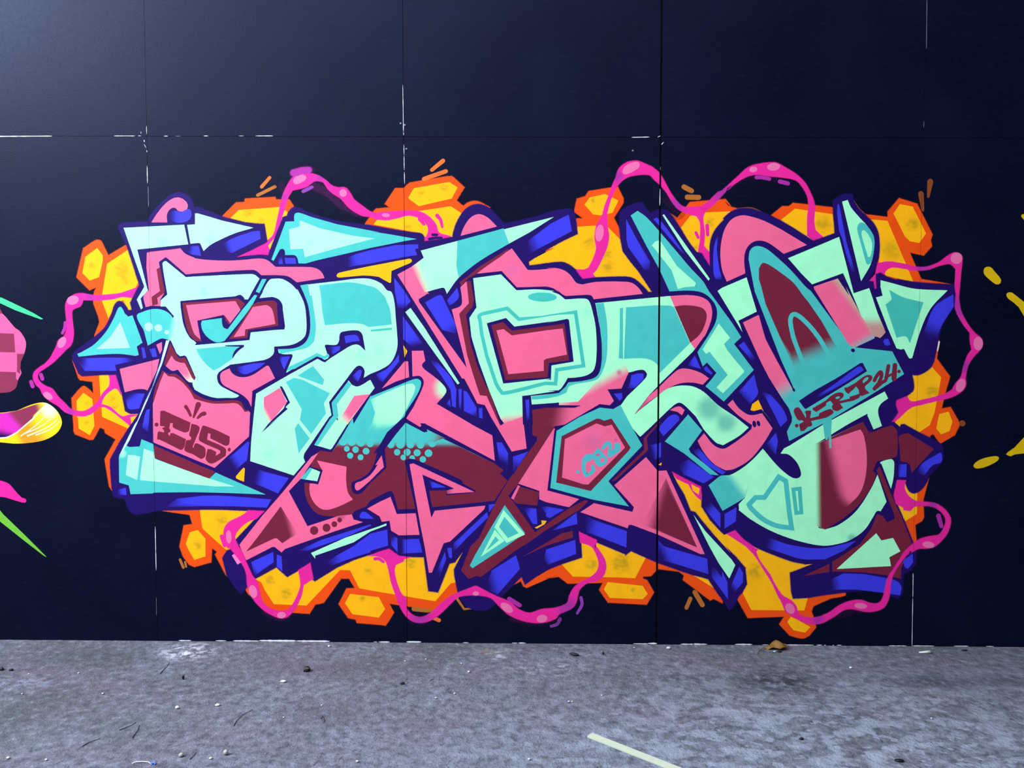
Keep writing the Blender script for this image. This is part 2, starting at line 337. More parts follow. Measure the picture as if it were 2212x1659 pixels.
roots = {}
roots['mural'] = tag(empty('graffiti_mural', (1.7, -0.0001, 0.15)), 'large wildstyle graffiti piece in mint, pink and violet with honeycomb splashes and pink vines', 'mural')
roots['left'] = tag(empty('graffiti_mural', (-0.6, -0.0001, 0.4)), 'neighbouring graffiti cut off at the left edge with checkered pink shape and yellow petal', 'mural')
roots['right'] = tag(empty('graffiti_mural', (4.0, -0.0001, 0.8)), 'plain yellow brush strokes of another piece at the right edge', 'mural')
BASE = {r_: r_.location.copy() for r_ in roots.values()}
for r_ in roots.values(): r_.location = (0, 0, 0)
DATA = """honeycomb_splash|mural|G|4||-711,3554 -639,3825 -507,3905s -471,3893 -405,3753 -225,3857 -59,3657 -146,3379 -231,3218 -359,2977 -554,2985 -498,3122 -509,3178 -554,3306 -544,3411 -518,3462 -592,3434
honeycomb_cell|honeycomb_splash|Y||R-562,3666,9,54,Yd|-657,3594 -624,3746 -583,3777 -509,3829 -458,3761 -459,3713 -499,3554 -590,3522
honeycomb_cell|honeycomb_splash|Y||R-279,3617,27,108,Yd/R-249,3513,9,54,Yd|-415,3681 -210,3813 -102,3537 -170,3411 -197,3306 -182,3238 -223,3230 -269,3338 -352,3274 -416,3162 -473,3322 -471,3385
honeycomb_splash|mural|G|4||-777,2750 -719,2588 -704,2568 -581,2552 -577,2422 -648,2487s -681,2498s -790,2385 -777,2118 -778,2069 -767,2041 -628,1988 -595,1992 -527,2111 -478,2090 -471,2054 -366,1989 -481,1792 -443,1530 -415,1481 -354,1473 -346,1801 -141,2169 -139,2249 -248,2492 -326,2654 -653,2629 -718,2629
honeycomb_cell|honeycomb_splash|Y||R-644,2337,5,36,Yd/R-665,2151,9,41,Yd|-746,2361 -678,2438 -594,2378 -588,2288 -580,2119 -627,2029 -732,2094 -738,2208 -746,2198
honeycomb_cell|honeycomb_splash|Y||R-406,2386,9,54,Yd/R-375,2305,9,45,Yd|-519,2617 -327,2621 -254,2248 -139,2240 -233,2087 -500,2208 -500,2215 -505,2329 -511,2410
honeycomb_splash|mural|G|4||702,4125 841,4255 925,4259 929,4291 1211,4306 1218,4282 1346,4282 1394,4211 1320,4116 1288,4084 1155,3791 1132,3894 1103,4053 918,4069
honeycomb_cell|honeycomb_splash|Y||R952,4172,18,80,Yd/R1079,4077,9,53,Yd|782,4113 864,4188 1249,4215 1329,4171 1328,4132 1304,4128 1288,4116 1155,3803 1140,3855 1133,3902 1114,3990 1103,4053 1062,4053 918,4073
honeycomb_splash|mural|G|4||2267,4244 2364,4386 2443,4386 2500,4437 2842,4494s 2898,4498 2921,4482 3013,4396 2937,4274 3008,4215 3064,4254s 3143,4262s 3255,4207 3159,4128 2904,3931 2632,3892 2633,3948 2122,4039 2073,4051 2129,4130 2163,4178 2179,4193 2315,4209
honeycomb_cell|honeycomb_splash|Y||R2603,4350,18,62,Yd/R2826,4396,18,53,Yd|2487,4303 2539,4389 2874,4447 2953,4396 2897,4294 2586,4224 2499,4287
honeycomb_cell|honeycomb_splash|Y||R2481,4011,13,62,Yd|2633,3940 2601,3967 2154,4051 2194,4099 2602,4177 2889,4219 2992,4152 2904,3923 2720,3900
honeycomb_splash|mural|G|4||4065,4166 4089,4283 4168,4307 4199,4354 4467,4396 4519,4290 4520,4251 4430,4110 4486,4000 4503,3897 4592,3653 4808,3407 4672,3494 4513,3550 4140,3526 3797,3677 3797,3819 4082,3961 4078,4099 4153,4099
honeycomb_cell|honeycomb_splash|Y||R4239,4275,9,39,Yd|4160,4232 4207,4299 4349,4330 4476,4271 4422,4157 4311,4134 4240,4142
honeycomb_cell|honeycomb_splash|Y||R4209,3874,26,88,Yd/R4385,3645,18,88,Yd/R4369,3763,18,79,Yd|3797,3812 4090,3961 4090,4024 4272,4035 4375,4023 4503,3897 4527,3795 4671,3613 4808,3407 4768,3403 4696,3479 4624,3534 4545,3550 4140,3526 4004,3669 3940,3689 3797,3677 3633,3654 3625,3697 3885,3831
honeycomb_splash|mural|G|4||4951,4164 5034,4097 5155,4249 5485,4276 5543,4209 5471,4272 5511,4213 5598,4190 5535,4155 5458,4061 5379,3943 5351,3731 5271,3770 5216,3782
honeycomb_cell|honeycomb_splash|Y||R5346,4069,17,61,Yd/R5223,3833,9,44,Yd|5071,4014 5156,4124 5219,4132 5282,4155 5534,4166 5531,4162 5480,4092 5371,3943 5342,3778 5223,3786 5135,3888
honeycomb_splash|mural|G|4||5925,4130 6022,4208 6084,4208 6123,4239 6492,4196 6521,3957 6318,3883 6008,4075
honeycomb_cell|honeycomb_splash|Y||R6401,4043,22,108,Yd|6008,4083 6140,4189 6493,4137 6521,3957 6326,3883
spark_dash|mural|Br|||5606,4187 5629,4188 5652,4191 5675,4193 5696,4194 5715,4193 5731,4191 5745,4188 5757,4184 5770,4179 5784,4173 5799,4165 5815,4156 5831,4147 5847,4137 5863,4127 5866,4127 5869,4128 5871,4131 5871,4134 5869,4137 5853,4146 5836,4156 5820,4166 5804,4175 5789,4183 5774,4189 5761,4194 5748,4199 5733,4202 5716,4204 5696,4205 5674,4204 5651,4202 5627,4199 5605,4198 5602,4196 5600,4193 5600,4190 5603,4187
honeycomb_splash|mural|G|4||6810,4132 7014,4105 7012,4159 7111,4280 7276,4229 7424,3948 7410,3897 7423,3838 7351,3756 7217,3784 7333,3524 7640,3477 7428,3485 7114,3524 6916,3572 6927,3807 6899,4003
honeycomb_cell|honeycomb_splash|Y||R7060,3807,26,130,Yd|6842,4089 7007,4073 7180,3689 7263,3501 7003,3564 6937,3682 6941,3847 6899,3995
honeycomb_cell|honeycomb_splash|Y||R7242,4042,22,86,Yd|7063,4144 7120,4229 7238,4206 7369,3956 7309,3870 7222,3885 7174,3932
spark_dash|mural|Br|||6676,4266 6685,4252 6694,4238 6704,4224 6714,4209 6725,4195 6738,4181 6753,4166 6768,4152 6783,4138 6798,4124 6801,4122 6805,4123 6808,4126 6808,4130 6806,4133 6791,4147 6776,4161 6761,4175 6747,4189 6735,4203 6724,4217 6714,4231 6705,4244 6696,4259 6687,4273 6684,4275 6680,4275 6676,4273 6675,4270
honeycomb_splash|mural|G|4||7498,2775 7625,2608 7582,2441 7554,2297 7640,2314 7698,2218 7732,2155 7687,2055 7555,1975 7497,2059 7473,2063 7443,2034 7507,1987 7347,2074 7210,2150 7164,2098 7067,2162 7144,2265 7235,2433 7285,2480 7269,2628 7395,2656 7456,2719
honeycomb_cell|honeycomb_splash|Y||R7471,2465,22,87,Yd|7270,2624 7333,2628 7395,2656 7449,2707 7546,2600 7519,2417 7492,2265 7452,2147 7347,2074 7210,2150 7164,2098 7107,2154 7138,2185 7235,2433
honeycomb_cell|honeycomb_splash|Y|||7540,2249 7626,2274 7664,2179 7639,2091 7561,2059 7516,2115
spark_dash|mural|G|||7500,2765 7511,2853 7520,2949 7520,2951 7518,2952 7516,2953 7515,2952 7514,2950 7497,2856 7480,2769 7481,2763 7486,2758 7492,2757 7498,2760
honeycomb_splash|mural|G|4||7457,1633 7403,1423 7415,1261 7400,1229 7333,1188 7350,1018 7318,1017 7157,1389 7240,1592 7322,1495 7384,1528
honeycomb_cell|honeycomb_splash|Y|||7232,1584 7273,1519 7322,1495 7349,1495 7351,1293 7233,1216 7157,1389
honeycomb_splash|mural|G|4||5738,602 5699,524 5652,462 5759,274 6113,289 6066,210 6165,104 6286,76s 6350,105 6409,184 6383,278 6362,335 6381,393 6552,472 6684,501s 6683,530 6335,475 6308,646
honeycomb_cell|honeycomb_splash|Y||R5825,725,22,111,Yd|5532,969 5630,863 5720,758 5738,602 5699,524 5790,348 6297,347 6327,466 6191,466 6173,531 6158,711 6226,736 6377,802 6305,802 6184,825 6063,866 5918,922 5821,970 5902,929 5773,985 5700,1034 5618,1119 5514,1082 5521,1082 5489,1114 5383,1228 5301,1357 5299,1552 5000,1701 5058,1575 5123,1470 5189,1308 5233,1296 5295,1219 5417,1073 5590,894
honeycomb_cell|honeycomb_splash|Y|||6139,231 6170,281 6235,252 6357,183 6309,130 6196,153
honeycomb_splash|mural|G|4||3806,644 3896,673 3618,557 3590,569 3561,626 3472,572 3569,667 3602,589 3895,764 3951,805 4145,855 4403,963 4622,923 4767,859 4873,818 4873,745 4817,679 4737,674 4733,645 4777,629 4843,515 4776,399 4407,417 4325,536 4361,610 4017,600 3928,669
honeycomb_splash|mural|G|4||4889,806 5212,693 5326,665 5432,559 5514,445 5506,420 5425,461 5393,444 5132,640 5144,681 5091,725 4889,749
honeycomb_cell|honeycomb_splash|Y||R4243,782,22,81,Yd/R4534,800,22,134,Yd|3955,785 4145,855 4149,887 4124,1099 4282,1010 4573,889 4573,882 4622,923 4767,859 4664,653 4502,660 4065,666
honeycomb_cell|honeycomb_splash|Y||R4649,538,9,36,Yd|4366,541 4402,611 4738,576 4787,498 4739,448 4423,459
honeycomb_cell|honeycomb_splash|Y|||5212,693 5374,649 5432,555
honeycomb_splash|mural|G|4||70,1290 340,1258 367,1155 280,1143 235,940 267,843 324,765 373,744 534,790 545,931 605,894 584,861 684,663 781,573 871,528 903,474 1049,375 1139,309 1492,287 1551,378 1633,396 1807,637 1889,637 1950,534 1864,529 1789,380 1877,248 1951,232 1963,199 2182,183 2239,176 2268,217 2317,300 2273,391 2453,368 2730,328 2951,495 2943,544 2911,709 2618,872 2097,902 1522,784 867,821 955,1232 384,1353
honeycomb_cell|honeycomb_splash|Y||R409,958,14,64,Yd|293,966 332,1077 411,1102 484,1016 481,844 374,810 326,893
honeycomb_cell|honeycomb_splash|Y||R652,1198,18,91,Yd|436,1304 907,1298 1063,1290 988,1220 788,1009 746,927 688,910 462,1115 454,1156
honeycomb_cell|honeycomb_splash|Y||R1118,608,18,64,Yd/R1273,476,18,73,Yd/R2078,704,14,63,Yd/R2488,789,18,81,Yd|963,627 1178,744 1283,650 1506,779 1529,627 1553,610 1768,744 1932,819 2079,869 2276,903 2374,854 2622,851 2658,567 2666,518 2751,506 2813,659 2862,787 2919,804 3001,907 2915,725 2931,602 2878,593 2727,415 2094,518 1987,538 1898,715 1800,719 1468,365 1148,376 1060,516 1028,591
honeycomb_cell|honeycomb_splash|Y||R2010,439,9,45,Yd|1846,389 1896,480 2175,449 2236,333 2174,250 1919,281
spark_dash|mural|G2|||1153,4503 1075,4417 1072,4409 1074,4400 1080,4394 1089,4393 1097,4398 1174,4484 1178,4493 1176,4501 1169,4507 1160,4508
spark_dash|mural|Br2|||1208,4421 1041,4341 1034,4335 1033,4327 1037,4319 1044,4315 1052,4316 1219,4396 1226,4402 1227,4410 1223,4418 1216,4422
spark_dash|mural|G2|||2805,4661 2701,4574 2696,4565 2696,4556 2702,4548 2712,4546 2721,4549 2829,4633 2835,4643 2834,4654 2827,4663 2816,4665
spark_dash|mural|G2|||2838,4566 2629,4494 2620,4487 2617,4477 2620,4466 2630,4460 2641,4460 2850,4532 2859,4539 2862,4550 2858,4560 2849,4567
spark_dash|mural|Br2|||5084,4377 5155,4340 5169,4337 5181,4343 5187,4355 5185,4368 5176,4378 5104,4416 5091,4418 5079,4412 5072,4401 5074,4387
spark_dash|mural|Br2|||5126,4278 5233,4275 5246,4279 5255,4290 5255,4304 5247,4316 5233,4320 5127,4323 5113,4319 5105,4308 5105,4294 5113,4282
spark_dash|mural|Br|||7289,4323 7323,4173 7326,4166 7333,4163 7340,4164 7345,4169 7346,4176 7337,4329 7330,4343 7317,4350 7302,4348 7291,4338
spark_dash|mural|Br|||7371,4442 7372,4300 7373,4294 7378,4290 7384,4289 7389,4292 7392,4297 7423,4435 7419,4451 7408,4462 7392,4464 7378,4456
spark_dash|mural|Br|||7787,2163s 7784,2150s 7774,2140s 7760,2136s 7746,2140s 7735,2150s 7731,2163s 7734,2177s 7744,2187s 7758,2191s 7773,2187s 7783,2177s
spark_dash|mural|Br2|||5184,462 5147,372 5147,360 5152,351 5162,347 5173,349 5180,358 5217,448 5218,459 5212,469 5202,473 5191,471
spark_dash|mural|Br2|||5224,506 5298,383 5309,374 5322,373 5334,380 5339,393 5335,406 5261,529 5251,538 5238,539 5226,532 5221,519
spark_dash|mural|Br2|||2515,315 2712,297 2722,299 2729,306 2730,316 2725,325 2716,329 2521,358 2508,355 2499,346 2497,332 2503,321
spark_dash|mural|G2|||2702,233 2755,209 2766,208 2775,213 2780,223 2778,233 2770,241 2717,265 2706,266 2697,261 2693,251 2695,241
spark_dash|mural|Br2|||2929,434 3004,329 3106,340 3109,341 3111,344 3111,348 3109,350 3105,351 3012,347 2948,448 2943,452 2936,452 2930,448 2927,441
spark_dash|mural|Br2|||222,805 252,727 257,722 264,720 270,723 274,729 274,736 243,814 239,819 232,821 225,818 222,812
spark_dash|mural|Br2|||273,785 282,739 284,734 289,732 295,733 299,737 299,743 291,788 289,793 284,796 278,795 274,790
overspray|mural|Vp|12;0.22||1329,4363 1298,4434 1289,4445 1274,4448 1260,4442 1253,4429 1254,4415 1285,4344 1295,4333 1310,4330 1323,4335 1331,4348
overspray|mural|Vp|14;0.28||1552,4398 1575,4388 1606,4374 1643,4357 1678,4339 1708,4321 1731,4304 1752,4284 1774,4262 1798,4240 1827,4218 1858,4200 1891,4183 1924,4168 1957,4153 1989,4137 2006,4135 2022,4143 2029,4158 2026,4175 2014,4187 1981,4203 1948,4218 1916,4233 1885,4248 1858,4264 1835,4282 1813,4302 1792,4323 1767,4346 1739,4367 1705,4387 1668,4406 1631,4423 1599,4438 1577,4448 1559,4450 1544,4442 1537,4427 1540,4410
overspray|mural|Vp|10;0.25||1446,4542 1566,4541 1580,4546 1589,4558 1589,4572 1580,4584 1566,4589 1446,4589 1432,4584 1423,4573 1423,4558 1432,4546
overspray|mural|Vp|14;0.18||4902,4265 5013,4155 5026,4148 5041,4150 5051,4161 5053,4175 5046,4188 4935,4298 4922,4305 4907,4302 4897,4292 4895,4278
overspray|mural|Vp|12;0.18||5558,4396 5576,4407 5601,4423 5630,4440 5660,4454 5692,4463 5726,4467 5766,4467 5808,4464 5850,4460 5889,4455 5925,4449 5959,4442 5992,4433 6026,4424 6060,4416 6072,4417 6082,4424 6084,4436 6079,4447 6069,4454 6035,4462 6002,4471 5967,4479 5932,4487 5894,4493 5854,4498 5810,4503 5766,4506 5723,4506 5683,4502 5646,4491 5611,4474 5580,4456 5555,4440 5537,4429 5529,4420 5528,4408 5534,4398 5546,4393
overspray|mural|Vp|12;0.2||6642,277 6669,285 6707,297 6752,311 6797,324 6839,335 6878,342 6918,347 6957,352 6997,356 7037,360 7049,366 7054,377 7053,389 7044,399 7032,401 6992,397 6952,392 6912,388 6872,382 6831,375 6787,364 6740,351 6695,337 6657,324 6630,316 6619,309 6616,297 6619,284 6629,277
overspray|mural|Vp|10;0.25||2496,207 2508,204 2526,198 2549,193 2575,189 2602,191 2630,199 2657,211 2685,224 2712,239 2739,251 2748,260 2750,273 2745,284 2734,290 2721,289 2694,276 2667,261 2641,248 2617,238 2596,232 2577,231 2557,233 2537,238 2520,244 2506,247 2494,246 2484,238 2481,226 2485,214
overspray|mural|Vp|12;0.25||3477,226 3511,220 3560,212 3617,203 3675,196 3725,194 3768,198 3805,207 3839,217 3871,228 3904,238 3916,246 3921,260 3917,275 3905,285 3890,285 3857,275 3824,264 3793,255 3760,247 3724,244 3679,246 3624,252 3568,261 3519,269 3484,275 3469,272 3459,262 3456,246 3463,233
overspray|mural|Vp|12;0.25||1055,278 1076,268 1108,253 1145,237 1184,224 1220,218 1252,224 1277,238 1298,254 1316,269 1334,282 1343,294 1343,310 1335,322 1320,327 1306,322 1286,308 1267,292 1251,280 1236,272 1221,269 1197,273 1164,284 1129,299 1097,314 1075,323 1060,325 1047,317 1040,303 1043,288
pink_vine|mural|V|3.5|R-594,3359,18,99,Vp/R-810,2255,18,82,Vp|-112,3459 -227,3419s -308,3395s -471,3379s -545,3375 -593,3383 -666,3395s -731,3387s -797,3347s -827,3290s -826,3194s -820,3113s -826,3041s -852,2985s -906,2944s -932,2880s -992,2774s -1043,2718 -1118,2669s -1156,2628s -1162,2580s -1139,2523s -1099,2482s -1068,2417s -1004,2361s -923,2312s -859,2255s -762,2223s -680,2215s -606,2239s -530,2305 -473,2305 -392,2256s -312,2191s -224,2119 -223,2152 -230,2209 -140,2224 -230,2224s -295,2208s -344,2232s -416,2297s -509,2329 -479,2402s -412,2463s -354,2484s -307,2419 -335,2613 -425,2621 -414,2557s -427,2500s -486,2435s -537,2353s -604,2296s -679,2260s -752,2264s -817,2288s -873,2345s -929,2401s -984,2474s -1049,2503s -1097,2539s -1125,2588s -1111,2637s -1052,2677s -961,2742s -843,2855s -785,2912s -762,3009s -767,3097s -773,3194s -764,3242s -685,3282s -659,3339 -562,3335s -472,3335 -366,3347s -277,3367s -171,3355
vine_highlight|pink_vine|Vh|||-703,3347s -706,3325s -722,3305s -749,3292s -778,3290s -802,3299s -814,3318s -812,3340s -795,3360s -769,3372s -740,3374s -716,3365s
vine_highlight|pink_vine|Vh|||-846,2909s -865,2887s -887,2876s -905,2877s -916,2892s -916,2917s -905,2943s -886,2966s -864,2977s -846,2975s -835,2960s -835,2936s
vine_highlight|pink_vine|Vh|||-985,2381s -999,2372s -1020,2374s -1043,2385s -1061,2403s -1070,2422s -1066,2438s -1052,2446s -1031,2445s -1008,2433s -990,2416s -981,2396s
spark_dash|mural|Vp|||-852,3118 -852,3107 -853,3097 -854,3087 -855,3077 -857,3068 -860,3060 -864,3051 -869,3042 -874,3032 -879,3022 -880,3014 -877,3007 -870,3004 -862,3005 -856,3011 -851,3021 -846,3030 -840,3040 -836,3051 -831,3062 -829,3074 -828,3085 -827,3096 -826,3107 -826,3117 -827,3125 -834,3130 -842,3130 -849,3126
spark_dash|mural|Vp|||-1105,2608 -1092,2568 -1086,2559 -1076,2556 -1066,2560 -1060,2568 -1059,2579 -1072,2619 -1078,2628 -1088,2631 -1099,2628 -1105,2619
spark_dash|mural|Vp|||-1204,2540 -1189,2494 -1182,2486 -1172,2483 -1162,2487 -1156,2495 -1156,2506 -1171,2551 -1177,2560 -1187,2563 -1197,2559 -1204,2550
pink_vine|mural|V|3.5|R1645,4486,13,97,Vp/R1307,4314,13,62,Vp|824,3740 995,3823 1108,3879 1190,3950s 1232,4092s 1266,4243 1291,4329s 1332,4416s 1373,4479s 1422,4518s 1542,4530s 1629,4510s 1693,4470s 1756,4415s 1820,4395 1884,4395s 1931,4344s 1963,4288s 2042,4225s 2122,4170s 2211,4146 2203,4162 2322,4169s 2482,4177s 2602,4165s 2681,4121s 2745,4050s 2776,3971s 2872,3939 2904,3923 2640,3884 2632,3892 2673,3971s 2673,4027s 2641,4074s 2570,4121s 2482,4137s 2386,4114s 2282,4094s 2162,4103 2145,4126 2041,4138s 1922,4210s 1843,4297s 1740,4368s 1677,4455 1597,4463s 1508,4408s 1380,4377 1339,4314s 1305,4211s 1272,4116s 1222,3958s 1156,3879s 1132,3847 1159,3807 1143,3759 1058,3760
vine_highlight|pink_vine|Vh|||1389,4467s 1421,4506s 1486,4522s 1513,4494s 1477,4455s 1408,4433s
vine_highlight|pink_vine|Vh|||1898,4348s 1893,4330s 1881,4318s 1864,4313s 1847,4318s 1835,4330s 1831,4348s 1835,4365s 1848,4378s 1865,4382s 1881,4378s 1893,4365s
vine_highlight|pink_vine|Vh|||2307,4135s 2301,4126s 2287,4121s 2269,4121s 2251,4124s 2238,4132s 2234,4141s 2239,4149s 2253,4154s 2272,4155s 2290,4151s 2303,4144s
spark_dash|mural|Vp|6||1400,4514 1416,4519 1431,4523 1446,4528 1460,4532 1474,4535 1487,4537 1500,4538 1512,4539 1526,4540 1540,4542 1552,4547 1560,4558 1559,4572 1550,4582 1537,4585 1523,4585 1510,4584 1496,4583 1481,4582 1466,4580 1450,4577 1434,4573 1418,4569 1403,4565 1388,4562 1375,4553 1369,4539 1373,4525 1385,4515
spark_dash|mural|Vp2|||1490,4350 1574,4392 1580,4397 1582,4405 1578,4413 1571,4417 1562,4416 1477,4379 1470,4372 1468,4362 1472,4354 1481,4349
spark_dash|mural|V|||2580,4089 2623,4044 2630,4040 2638,4040 2644,4045 2646,4053 2643,4060 2604,4110 2596,4115 2586,4114 2578,4107 2576,4098
spark_dash|mural|V|||2746,4122 2754,4114 2761,4106 2769,4099 2775,4092 2780,4084 2784,4074 2787,4063 2790,4050 2793,4036 2797,4023 2800,4017 2806,4015 2812,4016 2816,4020 2817,4027 2815,4040 2814,4054 2812,4068 2810,4082 2806,4095 2800,4107 2793,4118 2786,4127 2779,4135 2773,4144 2764,4150 2753,4149 2745,4142 2742,4132
spark_dash|mural|O|||2716,3940 2756,3939 2763,3942 2768,3948 2768,3955 2763,3961 2756,3963 2716,3963 2709,3961 2705,3955 2705,3948 2709,3942
spark_dash|mural|O|||2687,3899 2699,3902 2711,3904 2723,3907 2734,3909 2745,3910 2756,3911 2767,3911 2778,3911 2789,3911 2800,3911 2807,3913 2811,3918 2811,3925 2807,3931 2800,3933 2789,3933 2778,3934 2767,3934 2755,3934 2743,3934 2731,3933 2718,3931 2706,3929 2694,3926 2682,3924 2675,3921 2672,3914 2673,3906 2679,3901
pink_vine|mural|V|3.5|R5453,4343,43,157,Vp/R5029,4234,17,113,Vp/R4467,4494,17,87,Vp|4060,3629 4140,3526 4267,3542 4235,3582 4274,3621 4314,3700 4368,3827s 4388,3929s 4375,4023s 4366,4141 4389,4236 4428,4345s 4483,4431s 4538,4478s 4608,4505s 4766,4512s 4822,4461s 4877,4414 4933,4344s 4997,4242s 5061,4179s 5219,4124 5252,4061s 5254,3888 5239,3794 5344,3644 5351,3731 5342,3778 5286,3841 5292,3967s 5275,4108s 5298,4171 5376,4233 5453,4319 5540,4405 5501,4366s 5571,4428s 5687,4494s 5781,4513s 5891,4497s 6017,4485s 6143,4458s 6206,4395s 6255,4309s 6272,4216 6259,4106s 6261,4004 6262,3942 6326,3883 6412,3918 6332,3989 6318,4075s 6324,4200s 6311,4262s 6278,4340s 6229,4426s 6150,4504s 6063,4559s 5960,4614s 5889,4618s 5764,4599s 5686,4568s 5593,4483s 5454,4358 5413,4343 5336,4265 5258,4210 5108,4203 5061,4226s 4981,4320s 4925,4414s 4860,4524s 4789,4583 4726,4610s 4647,4638s 4552,4622s 4482,4564s 4451,4478s 4420,4408 4381,4298s 4350,4220 4327,4126 4272,4032 4257,3929s 4273,3819s 4242,3716 4203,3637 4155,3617 4092,3618
vine_highlight|pink_vine|Vh|||4514,4533s 4537,4587s 4600,4622s 4663,4626s 4671,4587s 4616,4544s 4545,4517s
vine_highlight|pink_vine|Vh|||4339,3961s 4328,3923s 4311,3896s 4290,3888s 4273,3901s 4263,3932s 4263,3971s 4274,4010s 4291,4036s 4311,4044s 4329,4031s 4339,4000s
vine_highlight|pink_vine|Vh|||5778,4562s 5775,4549s 5764,4538s 5748,4532s 5730,4532s 5715,4539s 5708,4550s 5710,4563s 5721,4575s 5738,4581s 5756,4581s 5771,4574s
vine_highlight|pink_vine|Vh|||5992,4586s 5986,4569s 5966,4554s 5936,4547s 5906,4549s 5883,4560s 5874,4576s 5880,4594s 5900,4608s 5929,4616s 5959,4613s 5982,4603s
spark_dash|mural|Vp|||5774,4467 5785,4467 5796,4467 5806,4467 5816,4467 5827,4466 5839,4464 5851,4462 5865,4459 5879,4456 5892,4453 5902,4453 5909,4460 5911,4469 5907,4478 5899,4483 5885,4486 5872,4490 5858,4493 5844,4496 5831,4498 5818,4500 5806,4500 5795,4501 5784,4501 5774,4501 5764,4498 5757,4489 5757,4479 5764,4470
spark_dash|mural|Vp|||5990,4426 6065,4409 6075,4409 6084,4416 6086,4426 6082,4436 6073,4442 5998,4462 5987,4462 5978,4454 5975,4443 5980,4432
spark_dash|mural|V|||5300,4033 5308,3946 5312,3938 5319,3933 5328,3934 5335,3939 5337,3948 5333,4034 5329,4044 5321,4049 5311,4049 5303,4043
spark_dash|mural|V|||5200,3961 5223,3916 5228,3911 5235,3910 5242,3913 5245,3919 5244,3926 5224,3973 5218,3979 5210,3980 5203,3977 5199,3970
pink_vine|mural|V|3.5|R7354,3626,26,113,Vp/R7685,3258,43,173,Vp/R7771,2704,22,96,Vp|6839,3501 6908,3572 6922,3674 7000,3690s 7063,3690 7189,3666s 7283,3642s 7385,3642s 7501,3685s 7578,3744s 7647,3775s 7703,3752s 7712,3705s 7706,3626 7690,3368 7691,3337s 7718,3218s 7784,3100s 7849,3021s 7913,2966s 7926,2918s 7908,2871s 7840,2791s 7795,2712s 7774,2601s 7780,2529s 7746,2473s 7653,2417s 7536,2385s 7379,2345s 7269,2313s 7146,2201 7075,2168 7128,2265 7118,2384 7227,2425 7268,2369s 7378,2385s 7535,2425s 7644,2473s 7689,2545s 7735,2601s 7756,2696s 7792,2807s 7830,2863 7812,2950s 7810,3021 7736,3116s 7678,3218s 7644,3337 7644,3455 7643,3368 7659,3626 7603,3673s 7502,3658s 7386,3619s 7253,3615s 7174,3631 7064,3642s 7002,3611s 6987,3564 6916,3572 6909,3532 6927,3434 6892,3430 6879,3501
vine_highlight|pink_vine|Vh|||7714,3724s 7707,3698s 7688,3679s 7662,3672s 7635,3679s 7615,3698s 7607,3724s 7614,3750s 7633,3769s 7659,3776s 7686,3769s 7706,3750s
vine_highlight|pink_vine|Vh|||7929,2922s 7925,2890s 7910,2867s 7889,2859s 7867,2867s 7851,2890s 7845,2922s 7849,2954s 7864,2977s 7885,2985s 7906,2977s 7923,2954s
vine_highlight|pink_vine|Vh|||7770,2510s 7754,2482s 7732,2465s 7711,2464s 7695,2480s 7690,2508s 7696,2540s 7712,2568s 7734,2585s 7756,2585s 7771,2570s 7776,2542s
pink_vine|mural|V|||5000,1697 5298,1556 5292,1414 5252,1446s 5211,1495s 5170,1568 5057,1620
honeycomb_cell|honeycomb_splash|Y|||5198,1568 5275,1528 5267,1471 5211,1511
